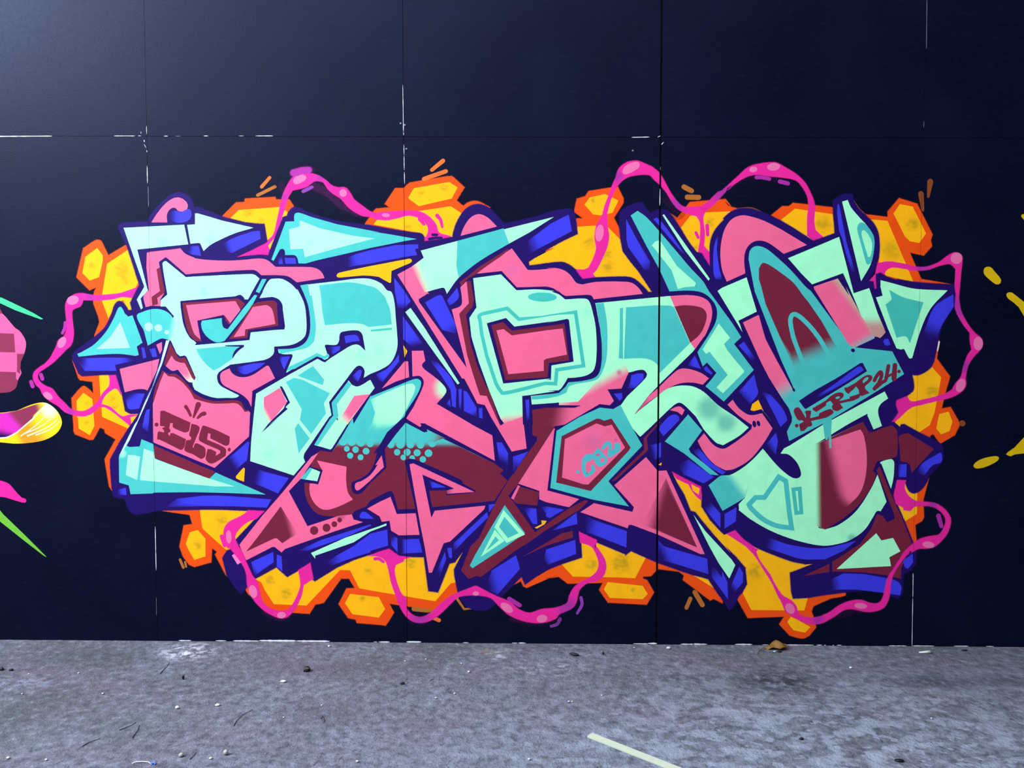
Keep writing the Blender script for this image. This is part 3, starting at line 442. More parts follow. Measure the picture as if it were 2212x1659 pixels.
lettering_outline|mural|O|5||-293,4040s -252,4064s -14,4075 7,4119 66,4198s 148,4277s 221,4332s 286,4352s 358,4332s 414,4276s 429,4213 477,4213 486,4209 710,4121 918,4069 1062,4053 1103,4053 1114,3990 1128,3894 1108,3879 995,3823 824,3740 913,3748 1058,3760 1143,3755 1155,3791 1288,4116 1328,4132 1345,4171 1374,4203 1398,4215 1442,4203 1505,4171 1641,4123s 1801,4080s 1961,4056s 2121,4039 2122,4039 2361,3995 2521,3971 2593,3963s 2625,3944s 2632,3884 2760,3900 2888,3923 2908,3927 2920,3987s 2952,4073s 3000,4152s 3056,4207s 3128,4234s 3199,4226s 3263,4191s 3318,4136s 3382,4065 3402,4053 3557,4084 3715,4119 3843,4166 3954,4185 4018,4189s 4049,4173s 4070,4111 4090,3961 3955,3898 3797,3812 3625,3697 3633,3654 3797,3677 3940,3689s 4004,3669s 4060,3629s 4100,3574 4140,3526 4267,3542 4545,3550s 4624,3534s 4696,3479s 4768,3403 4808,3407 4752,3494 4671,3613 4591,3708 4527,3795 4507,3889 4494,4008 4493,4157 4548,4204 4658,4247 4705,4243 4729,4196 4777,4144 4848,4180 4927,4176 4959,4156 5031,4054 5135,3888 5216,3782 5263,3770 5348,3644 5351,3731 5349,3849s 5371,3943s 5418,4022s 5480,4092s 5473,4100s 5535,4155s 5598,4182s 5692,4190s 5771,4174s 5866,4138s 6008,4075 6127,4005 6318,3883 6521,3957 6501,4168 6499,4262 6553,4301s 6615,4324s 6670,4316 6687,4254 6727,4191s 6791,4129s 6855,4074s 6904,4003s 6929,3917s 6933,3768s 6911,3666s 6874,3580s 6836,3509 6884,3501 6897,3430 6925,3434 6917,3572 6953,3584 7008,3548 7103,3517 7114,3524 7271,3497 7428,3485 7640,3473 7654,3384 7646,3273 7593,3195 7541,3092s 7512,2981s 7492,2870s 7478,2783s 7449,2704s 7395,2656s 7333,2628s 7269,2628 7287,2544s 7285,2480s 7235,2433 7125,2388 7118,2344 7144,2265 7083,2176 7115,2146 7164,2098 7183,2146 7210,2150 7347,2074 7507,1995 7563,1955s 7581,1890s 7579,1810s 7537,1754s 7460,1665 7430,1592s 7384,1528s 7322,1495s 7273,1519s 7240,1592 7231,1612 7160,1612 7132,1470 7157,1389 7233,1220 7318,1017 7326,1001 7352,929 7351,816 7309,750 7238,717 7231,652 7234,521 7188,472 7080,520 6871,552 6695,530 6471,500 6335,475 6191,466 6173,531 6158,711 6226,736 6377,802 6305,802 6184,825s 6063,866s 5918,922s 5902,929 5773,985 5700,1034 5618,1119 5514,1082 5521,1082 5489,1114 5383,1228 5301,1357 5304,1463 5299,1552 5000,1701 5058,1575 5123,1470 5189,1308 5233,1296 5295,1219 5417,1073 5590,894 5532,969 5630,863 5720,758 5738,602 5699,524 5660,479 5620,396 5581,347 5571,363 5514,445 5432,559 5374,649 5326,665 5212,693 4889,806 4767,859 4622,923 4573,882 4573,889 4282,1010 4124,1099 4136,1018 4145,855 3951,789 3806,730 3724,681 3602,589 3569,667 3529,630 3472,572 3399,498 3334,448 3301,390s 3236,340s 3155,331s 3073,347s 3016,388s 2959,470 2943,544 2919,668 2915,725 3001,907 2919,804 2862,787 2813,659 2751,506 2666,518 2658,567 2622,851 2374,854 2277,923 2097,873 2079,869 1932,819 1768,744 1553,610 1529,627 1506,779 1283,650 1178,744 963,627 930,656 896,557 829,482 780,531 692,663 654,828 696,895 729,907 788,1009 988,1220 1071,1290 907,1298 629,1309 474,1308 70,1298 4,1294 -112,1269s -202,1260s -251,1293s -274,1350 -297,1412 -396,1432s -419,1506 -430,1719 -428,1792 -343,1940 -232,2111 -199,2151 -139,2240 -221,2240 -270,2265 -298,2427 -351,2621 -498,2617 -686,2605 -718,2629 -764,2750s -771,2799s -746,2839 -563,2969 -455,3065s -387,3186s -352,3282s -318,3318s -286,3314s -246,3274s -223,3230 -182,3238 -197,3306 -146,3403 -104,3481 -126,3545 -217,3849 -282,3992
letter_face|lettering_outline|P|||23,4075 73,4150s 147,4237s 221,4293s 285,4308s 341,4284s 373,4237s 356,4189s 311,4178s 275,4189s 259,4209s 227,4213s 186,4182s 169,4134s 172,4075
letter_side|lettering_outline|B||L298,4134,193,4134,O|173,4134s 194,4166s 251,4182s 311,4174s 388,4197s 407,4142s 386,4102s 329,4074s 241,4079s
letter_face|lettering_outline|M||R124,3880,18,89,Mg|-247,4021 335,4050 370,3867 -124,3818 -35,3445 -28,3429 -102,3350 -83,3260 -97,3246 -135,3338 -59,3461 -139,3697 -192,3857
letter_face|lettering_outline|M||R577,3903,13,80,Mg|367,4048 442,4053 444,4156 469,4156s 709,4086 998,4022 820,3970s 674,3907s 584,3860s 519,3804 488,3876 471,3880 394,3872
letter_side|lettering_outline|B||L437,3808,373,3824,O|397,3848 470,3848 493,3756 412,3768 356,3800
letter_side|lettering_outline|B||L802,3871,713,3839,O|697,3863 819,3927s 997,3986 1062,3991 1068,3918 793,3784 736,3800
letter_face|lettering_outline|P|||-28,3785 292,3828 340,3776s 428,3736s 429,3732s 549,3716s 751,3708s 912,3716s 1058,3728s 1130,3712s 1209,3648 1395,3648 1555,3644s 1619,3624s 1659,3584s 1675,3544 1413,3504 1329,3560s 1233,3572s 1071,3572 1032,3608s 984,3624s 426,3589 344,3581 165,3737s 149,3745 83,3697 101,3577 130,3401 88,3338 91,3278 6,3282 -51,3268 -70,3362s -49,3403s -16,3425 -35,3649
letter_shade|lettering_outline|W|||62,3629 94,3645 134,3417 130,3402 60,3354 67,3294 14,3282 7,3362 90,3418 90,3425
letter_shade|lettering_outline|Pd|||-20,3785 292,3830 288,3824 -8,3793
letter_face|lettering_outline|M||R512,3409,18,89,Mg/R1181,2736,9,63,Mg/R252,3041,9,135,Mg/R496,3009,13,90,Mg|121,3683s 140,3703s 156,3703 343,3551 425,3557 943,3580s 1003,3575s 1051,3537 980,3417 939,3342 907,3342 899,3362s 863,3386s 818,3372 421,3338 282,3326 285,3258 310,3098s 365,2977s 429,2921s 413,2903s 494,2906 714,2925 949,2949 962,3022 1201,3046 1286,3050 1295,3082 1276,3234 1269,3298s 1230,3346s 1173,3366 1052,3354 1110,3458 1077,3409 1151,3525s 1200,3536s 1272,3532s 1352,3488s 1416,3425s 1416,3434s 1479,3298s 1497,3154s 1496,3042s 1479,2986s 1426,2938s 1345,2905s 1183,2889 1178,2825s 1141,2785s 1084,2760 978,2744 759,2716 685,2671s 636,2631s 625,2582s 650,2518s 730,2469s 827,2421 891,2376 827,2393 713,2392 607,2388s 486,2428s 405,2473s 389,2533 422,2586 337,2788 317,2804 272,2796 240,2824 182,2957 172,3098 223,3178 143,3274 95,3274 96,3330 162,3386
letter_face|lettering_outline|T||L164,3074,244,3058,M|-139,3182s -85,3218s 13,3246s 94,3242s 166,3210s 214,3154s 245,3098 251,2977 182,2977 179,2945 137,2961s 88,2965s -27,2904 -39,2900 -73,3041
paint_dot|lettering_outline|M|||12,3078s 6,3057s -8,3043s -28,3037s -47,3043s -61,3057s -66,3077s -61,3098s -46,3112s -26,3118s -7,3112s 7,3098s
paint_dot|lettering_outline|M|||103,3067s 97,3051s 84,3039s 65,3035s 47,3039s 34,3051s 29,3067s 35,3083s 48,3095s 67,3099s 85,3095s 98,3083s
paint_dot|lettering_outline|M|||169,3025s 166,3015s 158,3008s 148,3005s 137,3008s 130,3015s 127,3025s 130,3035s 138,3043s 148,3045s 159,3043s 166,3035s
letter_face|lettering_outline|Mc||L74,2670,-3,2509,O/L-3,2500,-63,2362,Mc|141,2945 169,2945 100,2735 48,2614 -55,2371 -243,1973 -269,1932 -312,1866 -345,1825 -268,1973 -182,2136 -157,2167 -88,2330 -11,2492 83,2735
letter_face|lettering_outline|T|||-726,2815 -680,2835 -564,2904s -439,3033s -354,3178s -316,3258s -291,3266s -256,3202 -224,3174 -183,3186 -92,2925 -149,2888 -131,2808 -159,2799 -322,2818s -526,2811 -714,2791
letter_face|lettering_outline|M|||-537,2864 -400,2977 -303,3122 -215,2876
letter_side|lettering_outline|B||L-610,2702,-700,2726,O/L-324,2751,-176,2767,O|-719,2750 -698,2775 -437,2779 -241,2775s -160,2757 -365,2710 -354,2654 -661,2653
letter_side|lettering_outline|B|||-101,2880 -76,2872 -58,2783 -87,2775
letter_side|lettering_outline|B|||-20,2860 29,2872 48,2792 3,2787
letter_face|lettering_outline|P|||45,2904 97,2930 96,2856 77,2816
letter_face|lettering_outline|P|||-317,2670 68,2767 41,2654 -53,2464 -85,2478s -167,2474s -273,2447
letter_side|lettering_outline|B||L-227,2330,-275,2395,O|-262,2395s -241,2419s -184,2434s -82,2431 -138,2289 -236,2285s -256,2330
letter_side|lettering_outline|B||L-67,2161,-94,2047,O|-65,2273 -36,2281 -48,2119 -47,2161 -57,2063 -110,2104 -87,2209
letter_shade|lettering_outline|W|||178,2921 232,2816s 263,2777s 320,2782 414,2582 389,2574 315,2727 271,2735 214,2768 191,2804 132,2699 116,2719
letter_face|lettering_outline|P||L342,2638,421,2533,M|132,2699 191,2800 214,2759s 271,2731 315,2727 382,2586 429,2534 332,2550 253,2663 196,2654s
letter_face|lettering_outline|P|||110,2646 154,2614s 219,2614 284,2574s 363,2477s 493,2380 525,2356s 728,2344s 826,2340s 890,2283 922,2267 942,2251 938,2212 927,2021 587,1714 392,1795 -6,1961 -5,2210 -3,2330
letter_shade|lettering_outline|W|||98,2654 162,2618 220,2626s 292,2582s 372,2493s 494,2408 485,2388s 607,2362s 729,2368s 826,2371s 891,2328s 934,2267 890,2259 858,2308s 810,2342s 712,2340s 565,2342s 403,2384 363,2457s 283,2549s 211,2598 154,2602 114,2642 46,2492 11,2371 -3,2371 30,2509
outline_stroke|lettering_outline|O|||405,2473 486,2428s 607,2392s 713,2392s 810,2395s 892,2437s 939,2316s 935,2283s 898,2279s 859,2352s 810,2372s 712,2370s 607,2364s 485,2392s 404,2436 364,2493s 284,2586s 228,2630 163,2630 107,2687 116,2711 147,2683s 188,2650s 245,2663 324,2566 388,2509s
letter_face|lettering_outline|P|||660,2615s 685,2647s 750,2675 766,2639s 814,2603s 887,2591s 976,2615s 1115,2704s 1132,2696 1187,2583 966,2462 955,2308 924,2373s 860,2429s 747,2485s 675,2534s
letter_side|lettering_outline|B||L912,2672,807,2679,O|815,2688 978,2724 1096,2732 1042,2688s 969,2647s 895,2623s 839,2647s
letter_side|lettering_outline|B||L1270,2769,1230,2785,O|1234,2777 1246,2789 1335,2793 1277,2668
letter_shade|lettering_outline|W|||-7,1933 481,1718 392,1754 590,1677 536,1606 389,1640 480,1624 3,1810
signature_letter|lettering_outline|W|||70,2254s 80,2266s 107,2266 359,2152 343,2074s 328,2062s 303,2057s 284,2062 206,2096s 187,2115s 192,2147 163,2149 150,2098 162,2079s 156,2059s 139,2054 141,2034 158,2021 163,2049 190,2049 312,1991 296,1918 276,1891s 256,1888 57,1988 37,1988s 34,2005 39,2054 51,2066 102,2054 105,2071 84,2098 116,2113 64,2122
signature_letter|lettering_outline|W|||373,2141 432,2123s 449,2099s 415,2011 378,1923 379,1908 389,1908 402,1947s 429,1947s 487,1916s 502,1894 498,1830s 480,1808s 455,1801s 383,1844 307,1874s 295,1891 317,1979 336,1981 361,1984 367,2006 345,2030
signature_letter|lettering_outline|W|||476,2116s 491,2123s 622,2075 739,2017 733,1948s 713,1930s 686,1933 552,2001 555,2045 529,2053 518,1987 629,1941 693,1904s 703,1880s 696,1831 637,1791 572,1757s 538,1759s 504,1796s 507,1830 523,1894 555,1894 606,1867 598,1828 648,1857 644,1884 619,1895 449,1974s 440,2004s
signature_letter|lettering_outline|W|||48,2132s 45,2123s 38,2116s 29,2114s 20,2116s 13,2123s 11,2132s 14,2141s 21,2148s 30,2150s 39,2148s 45,2141s
signature_letter|lettering_outline|W|||747,1891s 745,1883s 740,1877s 733,1874s 726,1877s 721,1883s 720,1891s 722,1899s 727,1905s 734,1908s 741,1905s 745,1899s
paint_drop|lettering_outline|W|||304,2298 310,2291 315,2284 320,2277 325,2270 329,2262 334,2254 338,2245 343,2236 347,2226 352,2217 357,2211 364,2210 371,2213 374,2219 374,2226 370,2236 366,2246 362,2256 359,2266 354,2276 350,2285 345,2293 341,2301 336,2308 332,2316 324,2322 314,2323 306,2317 302,2308
paint_drop|lettering_outline|W|||417,2336 384,2208 384,2203 387,2199 391,2197 396,2198 400,2202 464,2318 465,2334 457,2347 442,2352 427,2348
paint_drop|lettering_outline|W|||491,2260 487,2258 481,2256 475,2253 467,2250 459,2244 452,2237 445,2230 439,2222 432,2214 426,2206 423,2200 424,2194 428,2190 435,2189 440,2191 448,2197 457,2203 464,2209 471,2214 477,2217 481,2218 485,2219 490,2219 496,2220 502,2221 513,2228 517,2240 514,2252 504,2260
letter_face|lettering_outline|T||R-312,1850,14,54,M|-345,1817 -269,1924 -237,1912 -138,1918 -120,1988 -7,1941 3,1802 390,1648 536,1606 598,1665 1081,1454 714,1469 386,1476 -9,1470 -25,1462 -239,1453 -253,1539 -347,1567
letter_face|lettering_outline|M|||-255,1834 -198,1832 -140,1818 -174,1593 -280,1641
letter_face|lettering_outline|M|||-98,1896 -8,1863 5,1798 480,1624 540,1604 634,1575 780,1531 592,1534 388,1550 -6,1579 -145,1593
letter_side|lettering_outline|B||L-304,1481,-370,1465,O|-357,1498 -287,1514 -280,1445 -362,1448
letter_side|lettering_outline|B||L318,1385,128,1352,O|95,1327 220,1410 476,1439 631,1440s 877,1425 1134,1405 1092,1327 793,1338 548,1341
letter_face|lettering_outline|P|||420,3294 817,3326 865,3242 757,3106 702,3194 442,3138 475,2941 414,2953s 414,2993s 375,3106s 330,3286
letter_shade|lettering_outline|W|||306,3306 510,3322 421,3314 745,3340 842,3345s 906,3298 865,3242 817,3326 420,3294 338,3286 372,3138s 414,3009s 482,2945 437,2941s 365,3009s 327,3138s
letter_face|lettering_outline|T|||1079,3533 1119,3532 1049,3402 1017,3414
letter_face|lettering_outline|T|||1004,3382 1027,3377 978,3286 904,3186 706,2945 673,2933s 616,2933s 536,2985s 493,3050s 482,3106 490,3134 681,3160 684,3106s 700,3066s 740,3054 872,3226
letter_shade|lettering_outline|W|||708,3190 761,3114 749,3106 721,3138
letter_shade|lettering_outline|W|||978,3286 1035,3313 1149,3326s 1209,3314s 1216,3258 1226,3090 934,3046 925,2973 751,2961 871,3114
letter_face|lettering_outline|P|||986,3266 1067,3278s 1124,3281s 1164,3250s 1183,3194 1198,3106 906,3054 901,2994 796,2980 903,3138
letter_face|lettering_outline|T||L500,2768,442,2735,M|429,2864 721,2889 859,2893 801,2816 780,2772 653,2687 595,2659 531,2711s 460,2792
outline_stroke|lettering_outline|O|||780,2772 785,2808s 810,2853s 855,2887 705,2892 721,2899 892,2903 891,2885 854,2861s 809,2816s
letter_face|lettering_outline|M||R1128,1846,23,135,Mg/R2030,2794,22,116,Mg/R2193,2834,22,116,Mg|1445,3472 1795,3512s 1996,3536s 2118,3532s 2222,3488s 2277,3424s 2317,3410s 2345,3314s 2356,3178s 2369,3010s 2372,2898s 2346,2802s 2297,2725s 2208,2669s 2111,2629 2049,2592 2057,2657s 2029,2701s 1989,2705s 1948,2669 1707,2354 1730,2228 1709,2213 1462,1856 1453,1815 1469,1774 1357,1643 938,1781 950,1968 978,2212 1006,2437 1309,2616 1301,2640 1364,2793 1360,2817 1271,2817s 1231,2829 1223,2861 1385,2873s 1482,2922s 1528,3010s 1537,3138s 1519,3282s 1480,3394
letter_face|lettering_outline|T|||1445,3472 1517,3484 1536,3370 1552,3378 1575,3218s 1589,3074s 1571,2938 1506,2881s 1385,2849 1247,2821 1223,2861 1385,2873s 1482,2922s 1528,3010s 1537,3138s 1519,3282s 1480,3394
letter_face|lettering_outline|T|||1626,3472 1875,3500s 1996,3492s 2116,3464s 2165,3448s 2237,3384s 2269,3330s 2304,3234s 2319,3102 2114,3078 2097,3078 2033,3106s 1912,3114s 1678,3094 1655,3218 1641,3394
letter_face|lettering_outline|T2|||2117,3046 2122,3049 2319,3069 2323,3050 2122,3033 2121,3034
outline_stroke|lettering_outline|O|||1674,2898 1688,2906 1789,2906s 1814,2946 1822,3010s 1847,3030s 1992,3042s 2032,3010s 2047,2946 2063,2850 1999,2906s 1934,2902s 1829,2842 1731,2781 1711,2777
letter_side|lettering_outline|B|||1866,2986 1911,2996s 1983,2994s 2009,2944 1935,2936 1876,2920
letter_side|lettering_outline|B||L1781,2866,1724,2874,O|1708,2886 1821,2890 1813,2854 1752,2817
outline_stroke|lettering_outline|O|||1293,2632 1598,2797s 1670,2759 1727,2787 1731,2781 1674,2739 1658,2743 1602,2773 1301,2606 1006,2437 966,2458
letter_face|lettering_outline|T|||1305,2656 1318,2688 1464,2757 1598,2825 1667,2795 1707,2817 1717,2795 1671,2769 1598,2797 1382,2676
letter_face|lettering_outline|T|||1410,2608 1557,2701 1664,2568 1648,2519
letter_face|lettering_outline|T|||1296,2547 1373,2587 1454,2567 1716,2439 1658,2342 1677,2245 1533,2047 1427,2180 1427,2187 1446,2284
letter_face|lettering_outline|T|||1408,2148 1516,2002 1409,1859 1375,2099
letter_face|lettering_outline|P||L1101,2292,1052,2267,M|1079,2397 1234,2490 1301,2353 1115,2122 1194,2212 1066,2062 1045,2066 1067,2170
outline_stroke|lettering_outline|O|||1236,2502s 1255,2502s 1330,2349 1284,2304 1306,2288 1115,2122 1230,2212 1049,2054 1116,2139 1190,2212 1272,2292 1280,2317 1307,2359
letter_face|lettering_outline|M|||1899,2560 1939,2516s 1995,2505s 2109,2568 2149,2492 2100,2427 1928,2214 1730,1905 1714,1897 1564,1941 1742,2214 1798,2172 1751,2350 1895,2552
letter_face|lettering_outline|T|||1895,2552 1927,2524 1783,2334 1798,2220 1782,2197 1597,1937 1564,1944 1717,2189 1750,2220 1735,2346
letter_face|lettering_outline|P||L1912,2221,1822,2148,M|1954,2415 2104,2431 1887,2140 1798,2172
letter_side|lettering_outline|B||L1988,2608,1939,2576,O|1944,2608 2005,2665s 2025,2657s 2016,2608 1992,2556 1948,2580
letter_side|lettering_outline|B||L2239,2601,2183,2552,O|2171,2621 2272,2673 2353,2762 2386,2814 2386,2746 2231,2552 2191,2568
letter_face|lettering_outline|T|||1397,4140s 1413,4159s 1449,4159s 1561,4120 1801,4052 2210,3976 2121,3984 2281,3960 2561,3912 2441,3893 2120,3830 1878,3774 1596,3711 1500,3683 1431,3684 1420,3735s 1396,3761s 1304,3763 1299,3807s 1276,3823s 1252,3815 1190,3708 1172,3720 1312,4077 1396,4080
letter_face|lettering_outline|M||R1550,3894,9,62,Mg/R1855,3893,4,35,Mg|1450,4088 1640,4013 1960,3941 2160,3918 1959,3869 1718,3806 1492,3743 1485,3791 1477,3823 1357,3819 1343,4005 1444,4029
letter_side|lettering_outline|B|||1299,3735 1400,3731 1405,3681 1307,3680
letter_side|lettering_outline|B||L1275,3696,1235,3735,O|1235,3720 1267,3751 1278,3680 1242,3676
letter_side|lettering_outline|B||L1998,3719,1893,3703,O|2576,3861 2576,3825 2552,3821 2548,3805 2564,3762 2456,3746 2119,3683 1893,3647 1902,3735 1974,3766 2120,3806 2360,3853
gap_fill|lettering_outline|Y|||1800,3576s 1820,3592s 2119,3655 2279,3685s 2456,3718s 2504,3722s 2515,3702s 2495,3685 2319,3611 2314,3500 2298,3500 2198,3556 2118,3566 2037,3568s 1828,3550s 1800,3556s
letter_face|lettering_outline|P||R3478,3614,22,176,P|2379,3575 2511,3647 2678,3392 2666,3397 2578,3342 2582,3314 3033,2690 3045,2658 2898,3242 2986,3282s 2994,3362s 2979,3457 2979,3452 3039,3511 3075,3515 3106,3338 3094,3270 3030,3194 3078,2899 3141,2698 3230,2490 3254,2466 3362,2128 3398,2153 3575,2218 3612,1911 3471,1882 3270,2217 3213,2329 3141,2345 3017,2582 2993,2586
letter_face|lettering_outline|P||R3478,3614,13,110,Ps|3127,3583 3318,3721 3470,3820 3605,3638 3621,3618s 3717,3618 3885,3634 3797,3634 3893,3634s 3972,3610s 4028,3566s 4084,3495s 4140,3479 4275,3503s 4513,3506s 4609,3494s 4673,3447s 4717,3384 4721,3393 4276,3345 4252,3341 4228,3377s 4180,3385 3985,3373 3957,3385 3894,3433 3926,3408s 3862,3447s 3798,3463 3797,3463s 3518,3455 3374,3610
letter_shade|lettering_outline|W|||2975,3503 3047,3555 3159,3646 3430,3814 3446,3812 3366,3749 3238,3662 3127,3579 3055,3543 2987,3464
letter_shade|lettering_outline|W|||3039,3511 3075,3515 3106,3338 3094,3270 3030,3194 3078,2899 3141,2698 3230,2490 3254,2466 3318,2272 3362,2128 3350,2151 3230,2417 3165,2425 3109,2594 3045,2803 2968,3202 3061,3302 3046,3457
letter_face|lettering_outline|M||L2663,3535,2566,3496,P|2511,3647 2632,3734 2604,3801 2952,3892 3866,4117 3636,3974 3446,3871 3159,3702s 2967,3551s 2850,3396 2830,3444s 2806,3452s 2630,3405 2646,3392
letter_face|lettering_outline|T|||2952,3892 3390,4009 3442,3869 3159,3702s 2963,3551 2943,3654
letter_face|lettering_outline|P|||2984,3943 3016,4026s 3080,4113s 3159,4144s 3239,4112s 3326,4029
letter_side|lettering_outline|B||L3764,3867,3621,3804,O|3621,3764 3629,3899 3844,4056 4008,4138 4038,3985 3797,3859
letter_side|lettering_outline|B||L2821,3106,2917,2963,O|2642,3310 2782,3382s 2806,3368 2926,3114 2941,3011 2805,3050
letter_side|lettering_outline|B||L2886,3322,2862,3266,O|2854,3330 2947,3447 2962,3377s 2950,3338s 2874,3278
letter_side|lettering_outline|B||L2421,3338,2413,3234,O|2346,3544 2438,3424 2501,3322 2445,3258 2381,3254 2354,3410
letter_side|lettering_outline|B||L2516,2978,2539,2882,O|2428,3178 2628,2906 2507,2886 2431,2962
letter_face|lettering_outline|M|||2453,3218 2501,3256 2629,3074 2966,2539 2950,2529 2756,2794
gap_fill|lettering_outline|Y|||2431,2900 2467,2844 2442,2787
letter_side|lettering_outline|B||L2780,2658,2691,2754,O|2683,2762 2756,2738 2884,2594s 2936,2481 2931,2304 2899,2320 2884,2473 2796,2610
letter_side|lettering_outline|B||L2976,2352,2972,2272,O|2960,2481 2988,2481 2984,2272 2964,2312
letter_side|lettering_outline|B||L3076,2272,3100,2207,O|3008,2465 3037,2457 3129,2304 3133,2211 3012,2272
letter_side|lettering_outline|B|||3155,2296 3185,2300 3189,2199 3157,2207
letter_side|lettering_outline|B||L2875,2352,2851,2312,O|2843,2336 2875,2384 2887,2304
letter_face|lettering_outline|P|||2223,2488 2442,2746 2474,2746 2483,2597 2352,2553
letter_face|lettering_outline|P||R2839,2493,45,151,M|2513,2846 2620,2849 2639,2754 2607,2714s 2627,2674s 2723,2601s 2811,2521s 2839,2457s 2746,2340 3108,2127 3282,2035 3306,1792 2640,2147 2584,2118 2455,2198 2528,2311 2626,2537s 2594,2605s 2518,2605
letter_shade|lettering_outline|W||L2348,1919,2348,1976,T|2109,2407 2352,2504s 2513,2569s 2570,2577s 2598,2545s 2569,2448s 2455,2270 2431,2207 2447,2171 2632,2070 2834,1990 3302,1764 3390,1699 3354,1667 3427,1598 3302,1402 2539,1321 2369,1316 2321,1479s 2293,1496s 2101,1401 2059,1344 1944,1294 1911,1253s 1854,1228s 1740,1244 1658,1248s 1577,1276s 1505,1358s 1465,1480s 1462,1570 1597,1562 1639,1693 1525,1725 1550,1799s 1616,1884 1730,1865 1808,1979 1936,2198 1944,2140 2116,2423
letter_face|lettering_outline|M||L2156,2198,2155,2069,T/L2187,2173,2082,2173,T|2109,2379 2352,2484s 2505,2533s 2541,2497s 2496,2376s 2382,2173s 2252,2093 2155,2053 2064,2052 2122,2150 2155,2254
paint_dot|lettering_outline|T|||1876,1971s 1871,1953s 1858,1940s 1840,1935s 1822,1939s 1810,1953s 1805,1970s 1810,1988s 1823,2001s 1841,2006s 1859,2001s 1872,1988s
paint_dot|lettering_outline|T|||1961,1967s 1956,1949s 1943,1937s 1925,1932s 1908,1936s 1895,1949s 1891,1967s 1896,1984s 1909,1997s 1926,2002s 1944,1997s 1956,1984s
paint_dot|lettering_outline|T|||2051,1961s 2046,1943s 2033,1930s 2015,1925s 1996,1930s 1983,1943s 1978,1961s 1983,1979s 1997,1993s 2015,1998s 2033,1993s 2047,1980s
paint_dot|lettering_outline|T|||2135,1951s 2131,1936s 2119,1924s 2104,1920s 2088,1924s 2077,1935s 2073,1951s 2078,1966s 2089,1978s 2104,1982s 2120,1978s 2131,1966s
paint_dot|lettering_outline|T|||2336,1944s 2332,1927s 2320,1915s 2303,1911s 2287,1915s 2276,1927s 2271,1943s 2276,1960s 2288,1971s 2304,1976s 2320,1972s 2332,1960s
paint_dot|lettering_outline|T|||2434,1944s 2429,1925s 2415,1911s 2397,1906s 2378,1911s 2364,1925s 2360,1944s 2365,1962s 2378,1976s 2397,1981s 2416,1976s 2429,1962s
paint_dot|lettering_outline|T|||2528,1944s 2523,1927s 2511,1914s 2494,1910s 2477,1914s 2464,1927s 2460,1944s 2465,1961s 2477,1973s 2494,1978s 2511,1974s 2523,1961s
paint_dot|lettering_outline|T|||2625,1942s 2620,1925s 2608,1912s 2591,1908s 2574,1912s 2561,1925s 2557,1942s 2562,1959s 2574,1971s 2591,1976s 2608,1971s 2621,1959s
paint_dot|lettering_outline|T|||2741,1958s 2736,1940s 2722,1927s 2704,1922s 2686,1927s 2673,1940s 2668,1958s 2673,1977s 2686,1990s 2704,1995s 2723,1990s 2736,1977s
paint_dot|lettering_outline|T|||1902,1902s 1899,1889s 1889,1879s 1876,1876s 1863,1879s 1854,1888s 1851,1901s 1854,1914s 1864,1924s 1877,1928s 1890,1924s 1899,1915s
paint_dot|lettering_outline|T|||1992,1894s 1987,1879s 1976,1868s 1961,1864s 1946,1868s 1936,1879s 1932,1894s 1936,1909s 1947,1920s 1962,1924s 1977,1920s 1988,1909s
paint_dot|lettering_outline|T|||2094,1880s 2090,1865s 2078,1853s 2063,1849s 2047,1853s 2036,1865s 2032,1880s 2036,1896s 2048,1907s 2063,1911s 2079,1907s 2090,1896s
paint_dot|lettering_outline|T|||1937,1837s 1933,1822s 1922,1812s 1908,1808s 1894,1812s 1884,1822s 1880,1836s 1884,1851s 1894,1861s 1909,1865s 1923,1861s 1933,1851s
paint_dot|lettering_outline|T|||2036,1821s 2033,1807s 2023,1797s 2009,1794s 1996,1797s 1986,1807s 1983,1821s 1987,1834s 1997,1844s 2010,1847s 2023,1844s 2033,1834s
paint_dot|lettering_outline|T|||2393,1871s 2389,1856s 2378,1845s 2364,1841s 2349,1845s 2339,1856s 2335,1870s 2339,1885s 2350,1896s 2364,1900s 2379,1896s 2389,1885s
paint_dot|lettering_outline|T|||2494,1871s 2489,1855s 2477,1843s 2461,1838s 2445,1843s 2433,1854s 2429,1871s 2433,1887s 2445,1899s 2461,1903s 2478,1899s 2489,1887s
paint_dot|lettering_outline|T|||2589,1866s 2585,1849s 2573,1837s 2556,1833s 2540,1837s 2529,1849s 2524,1865s 2529,1882s 2541,1893s 2557,1898s 2573,1894s 2585,1882s
paint_dot|lettering_outline|T|||2702,1862s 2698,1844s 2685,1832s 2667,1827s 2650,1831s 2637,1844s 2633,1862s 2637,1879s 2650,1892s 2668,1897s 2685,1892s 2698,1879s
paint_dot|lettering_outline|T|||2450,1820s 2447,1807s 2437,1798s 2424,1794s 2411,1798s 2402,1807s 2398,1820s 2402,1833s 2412,1843s 2425,1846s 2438,1843s 2447,1833s
paint_dot|lettering_outline|T|||2535,1814s 2532,1801s 2522,1792s 2509,1788s 2496,1792s 2487,1801s 2484,1814s 2487,1827s 2497,1837s 2510,1840s 2523,1837s 2532,1827s
paint_dot|lettering_outline|T|||2642,1802s 2638,1788s 2627,1777s 2613,1773s 2598,1777s 2588,1788s 2584,1802s 2588,1817s 2599,1828s 2613,1831s 2628,1828s 2638,1817s
letter_face|lettering_outline|T||L2688,2038,2818,1981,W|2624,2106 2834,2004 2801,2004 2721,1973 2624,1973
